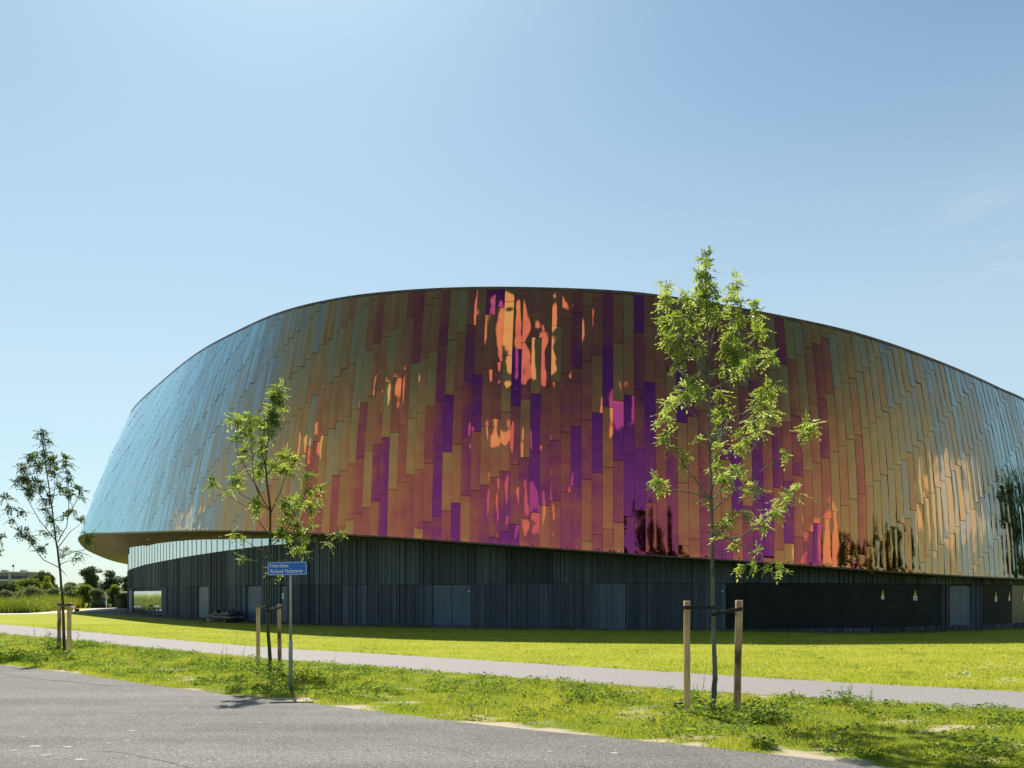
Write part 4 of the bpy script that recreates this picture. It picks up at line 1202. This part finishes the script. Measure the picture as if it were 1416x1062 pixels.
sA_ = stake(950, 984, 949.5, 831.5, .049, 'pale straight wooden stake left of the tallest young tree', m_wood)
sB_ = stake(1019, 983.5, 1022, 830.5, .055, 'thick wooden stake with a dark stain right of the tallest young tree', m_wood_d)
t3 = P(986.5, 845, 11.8)
tie(sA_, t3, .033, 1.545, 1.545, 'level black rubber tie from the left stake to the tallest tree')
tie(sB_, t3, .033, 1.525, 1.445, 'slanting black rubber tie from the right stake to the tallest tree')
sC_ = stake(357, 921, 357, 837, .045, 'pale wooden stake left of the middle young tree', m_wood)
sD_ = stake(387, 926, 386, 836, .045, 'dark mottled wooden stake between the middle tree and the sign pole', m_wood_d)
t2 = P(370.5, 840, F * EYE / (930 - HZ))
tie(sC_, t2, .036, 1.45, 1.48, 'black rubber tie from the pale left stake to the middle tree')
tie(sD_, t2, .036, 1.44, 1.38, 'black rubber tie from the mottled right stake to the middle tree')
sE_ = stake(82, 899, 82, 833.5, .055, 'wooden stake left of the left young tree', m_wood_d)
sF_ = stake(96, 902, 96, 833.5, .060, 'wooden stake right of the left young tree', m_wood)
t1 = P(87, 836, F * EYE / (900 - HZ))
tie(sE_, t1, .04, 1.42, 1.42, 'black rubber tie from the left stake to the left tree')
tie(sF_, t1, .04, 1.42, 1.38, 'black rubber tie from the right stake to the left tree')

# small black drain pipe end beside the tallest tree's left stake
c = G(939, 979); o = thing('drain_pipe', c, 'short black plastic pipe end lying by the pale left stake', 'pipe')
mb = MB(); mb.tube([(-.06, 0, .04), (.06, .02, .05)], .042, 14); mb.build('pipe', m_rub, o)
mb = MB(); mb.tube([(-.062, 0, .04), (-.045, .003, .041)], .05, 14); mb.build('rim', m_rub, o)

# ------------------------------------------------------------------ street sign
c = G(402, 955)
sg_ = thing('street_sign', c, 'blue street name sign with white lettering on a grey pole', 'street sign')
m_galv = noisy('galvanised_steel', (.27, .31, .32), (.36, .40, .41), 14, 5, rough=.45, metal=.35)
m_blue, nt, out = mat('blue_enamel'); b = N(nt, 'ShaderNodeBsdfPrincipled', Roughness=.3); nzb = N(nt, 'ShaderNodeTexNoise', Scale=3)
rb_ = ramp(nt, [(.3, (.003, .13, .52)), (.7, (.004, .15, .60))]); nt.links.new(nzb.outputs['Fac'], rb_.inputs['Fac']); nt.links.new(rb_.outputs[0], b.inputs['Base Color']); nt.links.new(b.outputs[0], out.inputs['Surface'])
mb = MB(); mb.tube([(0, 0, -.2), (0, 0, .80), (0, 0, .86), (0, 0, .90)], [.037, .037, .037, .027], 18); mb.build('pole_sleeve', m_galv, sg_)
mb = MB(); mb.tube([(0, 0, .86), (0, 0, 2.30), (0, 0, 2.31)], [.0255, .0255, .018], 18); mb.build('pole', m_galv, sg_)
plate_c = (-.05, -.038, 2.205)
PW, PH = .69, .245
def rrect(w, h, r, y, k=5):
    o = []
    for cx, cy, a0 in ((w / 2 - r, h / 2 - r, 0), (-w / 2 + r, h / 2 - r, 90), (-w / 2 + r, -h / 2 + r, 180), (w / 2 - r, -h / 2 + r, 270)):
        for i in range(k + 1):
            a_ = math.radians(a0 + 90 * i / k); o.append((cx + r * math.cos(a_), y, cy + r * math.sin(a_)))
    return o
mb = MB(); f_, b2_ = rrect(PW, PH, .022, -.006), rrect(PW, PH, .022, .006); n = len(f_)
mb.add(f_ + b2_, [tuple(range(n - 1, -1, -1)), tuple(range(n, 2 * n))] + [(i, (i + 1) % n, n + (i + 1) % n, n + i) for i in range(n)])
plate = mb.build('sign_plate', m_blue, sg_); plate.location = plate_c; plate.rotation_euler = (0, math.radians(-1.6), math.radians(9))
mb = MB(); f_, b2_ = rrect(PW - .022, PH - .022, .018, -.0085), rrect(PW - .037, PH - .037, .012, -.0085)
f3, b3 = rrect(PW - .022, PH - .022, .018, -.005), rrect(PW - .037, PH - .037, .012, -.005)
mb.add(f_ + b2_ + f3 + b3, [(i, n + i, n + (i + 1) % n, (i + 1) % n) for i in range(n)] + [(i, (i + 1) % n, 2 * n + (i + 1) % n, 2 * n + i) for i in range(n)] + [(n + i, 3 * n + i, 3 * n + (i + 1) % n, n + (i + 1) % n) for i in range(n)])
mb.build('border', m_white, plate)
for txt, z in (('Henri\u00ebtte', .022), ('Roland Holstweg', -.078)):
    cu = bpy.data.curves.new('lettering', 'FONT'); cu.body = txt; cu.size = .098; cu.extrude = .001; cu.offset = .0012; cu.space_character = 1.04
    tmp = bpy.data.objects.new('lettering_curve', cu); COL.objects.link(tmp)
    bpy.context.view_layer.update()
    me = bpy.data.meshes.new_from_object(tmp.evaluated_get(bpy.context.evaluated_depsgraph_get()))
    bpy.data.objects.remove(tmp)
    tx = link('lettering', me, plate, m_white)
    tx.location = (-PW / 2 + .048, -.0085, z); tx.rotation_euler = (math.radians(90), 0, 0); tx.scale = (.80, 1, 1)
for z in (2.14, 2.27): mb = MB(); mb.box((0, .0, z), (.07, .054, .03), bev=.006); mb.build('clamp', m_galv, sg_)

# ------------------------------------------------------------------ pile of boards by the wall
m_board = noisy('grey_weathered_board', (.20, .19, .18), (.34, .32, .30), 4, 6, rough=.85, stretch=(.2, 4, 4))
m_pink = noisy('reddish_board_end', (.28, .20, .17), (.42, .33, .29), 4, 5, rough=.85)
m_tar = noisy('black_plastic_sheet', (.012, .012, .014), (.035, .035, .038), 4, rough=.35)
ang = math.atan2(G(345, 861)[1] - G(280, 856.5)[1], G(345, 861)[0] - G(280, 856.5)[0])
pc = G(312, 860.0)
def pile_at(along, up, across=0.0):
    return np.array([pc[0] + math.cos(ang) * along - math.sin(ang) * across, pc[1] + math.sin(ang) * along + math.cos(ang) * across, up])
for along, lab in ((-1.55, 'short reddish timber bearer under the left end of the board pile'), (1.2, 'short dark timber bearer under the right end of the board pile')):
    o = thing('timber_bearer', pile_at(along, 0), lab, 'timber', 'bearers under the board pile', ang)
    mb = MB(); mb.box((0, 0, .08), (.45, 1.1, .16), bev=.01); mb.build('block', m_pink if along < 0 else m_tar, o)
o = thing('steel_beam', pile_at(.35, .165), 'black steel beam lying under the pale boards by the wall', 'beam', None, ang)
mb = MB(); mb.box((0, -.42, .09), (3.3, .14, .015)); mb.box((0, -.42, .165), (3.3, .14, .015)); mb.box((0, -.42, .1275), (3.3, .02, .06)); mb.build('flanges', m_tar, o)
for i, (along, ac, ln, z, lab, mm) in enumerate(((-.05, -.38, 3.9, .345, 'pale grey board at the front of the pile by the wall', m_board), (-.1, -.05, 3.8, .345, 'grey board in the middle of the pile by the wall', m_board), (.1, .28, 3.6, .345, 'grey board at the back of the pile by the wall', m_board), (-.9, -.2, 1.8, .402, 'short reddish board on top of the left end of the pile', m_pink))):
    o = thing('timber_board', pile_at(along, z, ac), lab, 'board', 'boards piled by the hall wall', ang + random.uniform(-.02, .02))
    mb = MB(); mb.box((0, 0, 0), (ln, .26, .05), bev=.006); mb.build('board', mm, o)
o = thing('plastic_sheet', pile_at(.3, .40), 'crumpled black plastic sheeting heaped on the boards by the wall', 'sheeting', None, ang)
gx_, gy_ = np.meshgrid(np.linspace(-1.7, 1.6, 46), np.linspace(-.55, .5, 16))
zz = np.array([noise.fractal(Vector((a_ * 2.3, b_ * 2.6, 4)), .9, 2, 4) for a_, b_ in zip(gx_.ravel(), gy_.ravel())]).reshape(gx_.shape)
edge = sm(0, .35, 1.7 - np.abs(gx_ + .05)) * sm(0, .2, .55 - np.abs(gy_))
zz = np.abs(zz) * .34 * edge + .05 * edge + (.16 * np.exp(-((gx_ - .9) / .5) ** 2)) * edge + .035
V = np.stack([gx_ + zz * .3, gy_, zz], -1).reshape(-1, 3); idx = np.arange(gx_.size).reshape(gx_.shape)
Q = np.stack([idx[:-1, :-1], idx[:-1, 1:], idx[1:, 1:], idx[1:, :-1]], -1).reshape(-1, 4)
link('sheet', quads_mesh('sheet', V, Q, False), o, m_tar)

# ------------------------------------------------------------------ background at the left: reeds, shrubs, trees, flats
def lobed(n, lobes, ls, tint, droop=.15):
    """leaf-clump faces through the volume of several lobes: (x, y, z, rx, rz)"""
    lob = np.array(lobes, float); wts = lob[:, 3] ** 2 * lob[:, 4]; wts /= wts.sum()
    j = rng.choice(len(lob), n, p=wts); w = unit(n) * (rng.random(n) ** .4 * np.where(rng.random(n) < .14, 1.32, 1.0))[:, None]
    c = lob[j, :3] + w * np.stack([lob[j, 3], lob[j, 3], lob[j, 4]], 1)
    d = w + unit(n) * .8; d[:, 2] -= droop
    l = ls * rng.uniform(.6, 1.4, n)
    return leaf_quads(c, d, unit(n) * .7 + w + np.array([0, 0, .5]), l, l * rng.uniform(.5, .8, n), np.clip(tint + rng.normal(0, .2, n), 0, 1))


m_far_d = leafy('dark_tree_leaf', [(.016, .034, .012), (.035, .06, .018), (.075, .11, .035)], [(.04, .08, .015), (.09, .14, .025), (.18, .25, .04)], tw=.3, gloss=.03)
m_far_w = leafy('grey_willow_leaf', [(.08, .10, .05), (.15, .175, .09), (.24, .26, .15)], [(.14, .19, .06), (.25, .30, .11), (.36, .40, .17)], tw=.35, gloss=.03)
m_far_g = leafy('fresh_tree_leaf', [(.05, .075, .014), (.09, .125, .022), (.16, .20, .03)], [(.13, .19, .016), (.26, .35, .03), (.45, .52, .05)], tw=.42, gloss=.03)
m_reed = leafy('reed_blade', [(.06, .09, .012), (.11, .15, .016), (.19, .20, .035)], [(.12, .18, .012), (.24, .30, .018), (.36, .38, .04)], tw=.45, gloss=.03)


def far_tree(u, vtop, Y, wpx, lobn, n, ls, m, tint, label, name='tree', cat='tree', group='trees beyond the field', trunk=True, seed=0, base_f=.25):
    rs = random.Random(seed)
    X = (u - U0) / F * Y; H_ = EYE + (HZ - vtop) / F * Y; Wd = wpx / F * Y
    z0 = float(gh(X, Y))
    root = thing(name, (X, Y, z0), label, cat, group)
    lobes = []
    for _ in range(lobn):
        zz = rs.uniform(base_f, .93); sp = Wd * .5 * (1 - .7 * max(0, zz - .5)) * math.sqrt(rs.random())
        a_ = rs.uniform(0, 6.28); r_ = Wd * rs.uniform(.13, .24)
        lobes.append((math.cos(a_) * sp, math.sin(a_) * sp, min(zz * H_, H_ - r_ * .7), r_, r_ * rs.uniform(.6, .9)))
    lobes.append((0, 0, H_ * .86, Wd * .16, H_ * .12)); lobes.append((0, 0, H_ * .5, Wd * .3, H_ * .25))
    V, Q, T = lobed(n, lobes, ls, tint)
    link('crown' if trunk else 'foliage', quads_mesh('crown', V, Q, False, {'tint': T}), root, m)
    if trunk:
        mb = MB(); mb.tube([(0, 0, -.2), (.05, 0, H_ * .3), (-.05, .05, H_ * .6), (0, 0, H_ * .85)], [H_ * .028, H_ * .02, H_ * .012, .02], 8)
        for q in lobes[:6]:
            mb.tube([(0, 0, H_ * .28), (q[0] * .5, q[1] * .5, q[2] * .8), q[:3]], [H_ * .011, H_ * .007, .015], 5)
        mb.build('trunk', m_bark_d, root)
    else:
        mb = MB()
        for q in lobes[:5]: mb.tube([(q[0] * .2, q[1] * .2, 0), (q[0] * .6, q[1] * .6, q[2] * .5), q[:3]], [.05, .03, .015], 5)
        mb.build('stems', m_bark_d, root)
    return root


TR = [  # u, vtop, Y, width px, lobes, leaves, size, material, tint, label
    (127, 784, 175, 26, 12, 3200, .55, m_far_d, .45, 'tall dark tree with a pointed spray on top, left of the hall'),
    (153, 789, 180, 30, 13, 3600, .55, m_far_d, .30, 'darkest dense round tree, right beside the edge of the hall'),
    (176, 797, 200, 20, 9, 1800, .6, m_far_d, .35, 'dark tree partly hidden behind the left end of the hall'),
    (58, 788, 190, 24, 9, 2000, .55, m_far_d, .5, 'dark tree with an open flat top, left of the left young tree'),
    (72, 797, 180, 20, 8, 1800, .55, m_far_d, .45, 'dark tree standing behind the left young tree trunk'),
    (66, 796, 150, 17, 7, 1500, .45, m_far_g, .85, 'bright yellow green small tree left of the left young tree'),
    (100, 806, 170, 28, 9, 2200, .5, m_far_d, .55, 'low dark tree between the left young tree and the tall pointed tree'),
    (40, 800, 185, 30, 10, 2400, .55, m_far_g, .35, 'olive green tree right below the end of the flats'),
    (20, 802, 180, 26, 10, 2200, .55, m_far_g, .25, 'dark olive tree in front of the flats'),
    (2, 808, 178, 26, 10, 2200, .55, m_far_d, .5, 'dark tree at the left edge of the photo below the flats'),
    (-30, 800, 180, 34, 10, 1800, .6, m_far_d, .5, 'dark tree just outside the left edge of the photo'),
]
for i, t in enumerate(TR):
    t = list(t); t[4] += 6; t[5] = int(t[5] * 1.9); t[6] *= .62
    far_tree(*t, seed=i + 3, base_f=.12)
SH = [(10, 817, 112, 24, 'grey green willow at the left edge behind the reeds'), (30, 815, 110, 26, 'grey green willow third from the left edge, behind the reeds'), (52, 812, 108, 28, 'tall grey willow left of the left young tree'),
      (72, 812, 106, 24, 'pale willow directly behind the left young tree'), (97, 810, 104, 28, 'pale grey willow right of the left young tree'), (118, 809, 100, 26, 'rounded olive willow under the tall pointed tree'), (137, 814, 97, 24, 'pale willow bush under the darkest round tree'), (159, 809, 101, 19, 'upright yellowish willow left of the low white roofed building'), (171, 821, 94, 22, 'low pale bush right beside the hall corner')]
for i, (u, vt, Y, w, lab) in enumerate(SH):
    far_tree(u, vt, Y, w, 14, 4200, .20, m_far_w if i not in (5, 7) else m_far_g, .5 + .12 * ((i * 7) % 3 - 1), lab, 'willow_shrub', 'shrub', 'willow shrubs behind the reeds', False, seed=40 + i, base_f=.05)
# reeds and tall herbs (one mass)
nr = 42000
yy = 71.5 + 30 * rng.random(nr) ** 1.6; xx = -43.6 - (yy - 72) * .36 - 75 * rng.random(nr) ** 1.5
keep = yy > 71
xx, yy = xx[keep], yy[keep]
hmap = 1.15 + .35 * np.sin(xx * .45) + .2 * np.sin(xx * 1.3 + yy * .5)
V, Q, T = blades(len(xx), xx, yy, .8, 1.25, .028, np.clip(.5 + .25 * np.sin(xx * .33) + rng.normal(0, .2, len(xx)), 0, 1), .25)
V = V.reshape(-1, 3, 3); mid = (V[:, 0] + V[:, 1]) / 2; V[:, 2] = mid + (V[:, 2] - mid) * hmap[:, None]; V = V.reshape(-1, 3)
tag(link('reeds', quads_mesh('reeds', V, Q, False, {'tint': T}), None, m_reed), 'belt of tall yellow green reeds behind the pale path', 'reeds', kind='stuff')
parts = []
for _ in range(110):
    y = random.uniform(74, 88); x = random.uniform(-47.5, -44.6) - (y - 74) * .34
    s_ = random.uniform(.6, 1.3)
    parts.append(weed_leaves((x, y), .9 * s_, 1.0 * s_, 70, .20, random.uniform(.45, .9)))
V, Q, T = merge(parts)
tag(link('undergrowth', quads_mesh('undergrowth', V, Q, False, {'tint': T}), None, m_reed), 'mound of fresh green herbs at the right end of the reeds', 'herbs', kind='stuff')

# white post with a small blue plate by the path
pc_ = G(147, 841); po = thing('marker_post', pc_, 'slim white post with a small blue plate among the shrubs by the path', 'post')
mb = MB(); mb.tube([(0, 0, 0), (0, 0, 1.85), (0, 0, 1.9)], [.06, .06, .04], 10); mb.build('post', m_white, po)
mb = MB(); mb.box((-.35, -.05, .75), (.28, .03, .55), bev=.01); mb.build('plate', m_blue, po)
# block of flats
m_conc = noisy('pale_facade_concrete', (.36, .37, .40), (.46, .47, .50), .3, rough=.85)
m_brick = noisy('brown_facade_brick', (.17, .15, .16), (.24, .21, .22), .4, rough=.9)
m_win = noisy('dark_window_glass', (.03, .04, .05), (.06, .075, .09), .5, rough=.12)
fo = P(43, HZ, 330); fo[2] = 0
fl = thing('apartment_building', fo, 'long flat roofed block of flats with dark window bands beyond the trees', 'building')
mb = MB(); mb.box((-34, 6, 5.2), (68, 12, 10.4)); mb.build('wall', m_brick, fl)
mb = MB(); mb.box((-34, 5.9, 10.65), (68.6, 12.6, .5)); rf = mb.build('roof', m_conc, fl)
for x in (-6, -14, -22, -31, -40): mb = MB(); mb.box((x, 5, 11.35), (2.0, 2.2, .9), bev=.1); mb.build('roof_hatch', m_conc, rf)
mb = MB(); mb.tube([(-10.5, 5, 10.9), (-10.5, 5, 14.2)], .09, 6); mb.box((-10.5, 5, 13.4), (.8, .1, .9)); mb.build('mast', m_trim, rf)
for k in range(3):
    z = 2.3 + k * 3.1
    for j in range(8):
        mb = MB(); mb.box((-4.2 - j * 8.2, -.06, z), (6.8, .12, 1.3)); wn = mb.build('window', m_win, fl)
        mb = MB(); mb.box((-4.2 - j * 8.2, -.5, z - 1.15), (7.0, 1.0, .85)); mb.build('balcony', m_conc, fl)
for j in range(8):
    mb = MB(); mb.box((-8.3 - j * 8.2, -.55, 5.2), (.5, 1.2, 10.2)); mb.build('pier', m_conc, fl)
# low white-roofed building
lo = P(172, HZ, 150); lo[2] = 0
lb = thing('low_building', lo, 'low grey building with a white flat roof by the hall corner', 'building')
mb = MB(); mb.box((0, 3, .95), (8, 6, 1.9)); mb.build('wall', m_conc, lb)
mb = MB(); mb.box((0, 2.9, 2.05), (9, 7, .3)); mb.build('roof', m_white, lb)
for x in (-2.6, 0, 2.6): mb = MB(); mb.box((x, -.03, 1.1), (2, .08, .9)); mb.build('window', m_win, lb)

# small cart left by the reeds
cc = G(102, 845.5)
ct = thing('hand_cart', cc, 'small white cart with a red end standing at the edge of the reeds', 'cart', None, .15)
m_red = noisy('red_plastic', (.45, .05, .03), (.55, .07, .04), 3, rough=.5)
mb = MB(); mb.box((-.1, 0, .42), (.75, .45, .18), bev=.03); mb.build('tray', m_white, ct)
mb = MB(); mb.box((.38, 0, .50), (.22, .4, .24), bev=.06); mb.build('hopper', m_red, ct)
for x, y in ((-.3, -.25), (.3, -.25), (-.3, .25), (.3, .25)):
    mb = MB(); mb.tube([(x, y - .03, .14), (x, y + .03, .14)], .14, 14); w_ = mb.build('wheel', m_rub, ct)
mb = MB(); mb.tube([(-.45, 0, .45), (-.75, 0, .85)], .015, 6); mb.tube([(-.75, -.15, .85), (-.75, .15, .85)], .015, 6); mb.build('handle', m_trim, ct)

# ------------------------------------------------------------------ what stands behind the camera and shows in the polished cladding
BK = [(8, -13, 17, 9), (-9, -30, 10, 9), (24, -30, 8, 10), (38, -18, 8, 9), (50, -4, 7.5, 10), (58, 12, 11, 12), (62, 28, 12, 11), (-22, -34, 9, 11), (55, 22, 10, 10), (74, 58, 15, 11)]
proto = None
for i, (x, y, h, w) in enumerate(BK):
    if proto is None:
        proto = far_tree(708, HZ - (h - EYE) / 100 * F, 100, w / 100 * F, 14, 3600, .6, m_far_d, .45, 'dark broad tree across the road, mirrored in the cladding', group='trees across the road', seed=77)
        kids = list(proto.children); r = proto
    else:
        r = proto.copy(); COL.objects.link(r)
        for ch in kids:
            d = ch.copy(); COL.objects.link(d); d.parent = r
    r.location = (x, y, 0); r.rotation_euler = (0, 0, i * 1.1); sc = h / 13.0 * random.uniform(.85, 1.1); r.scale = (sc * w / 10, sc * w / 10, sc)
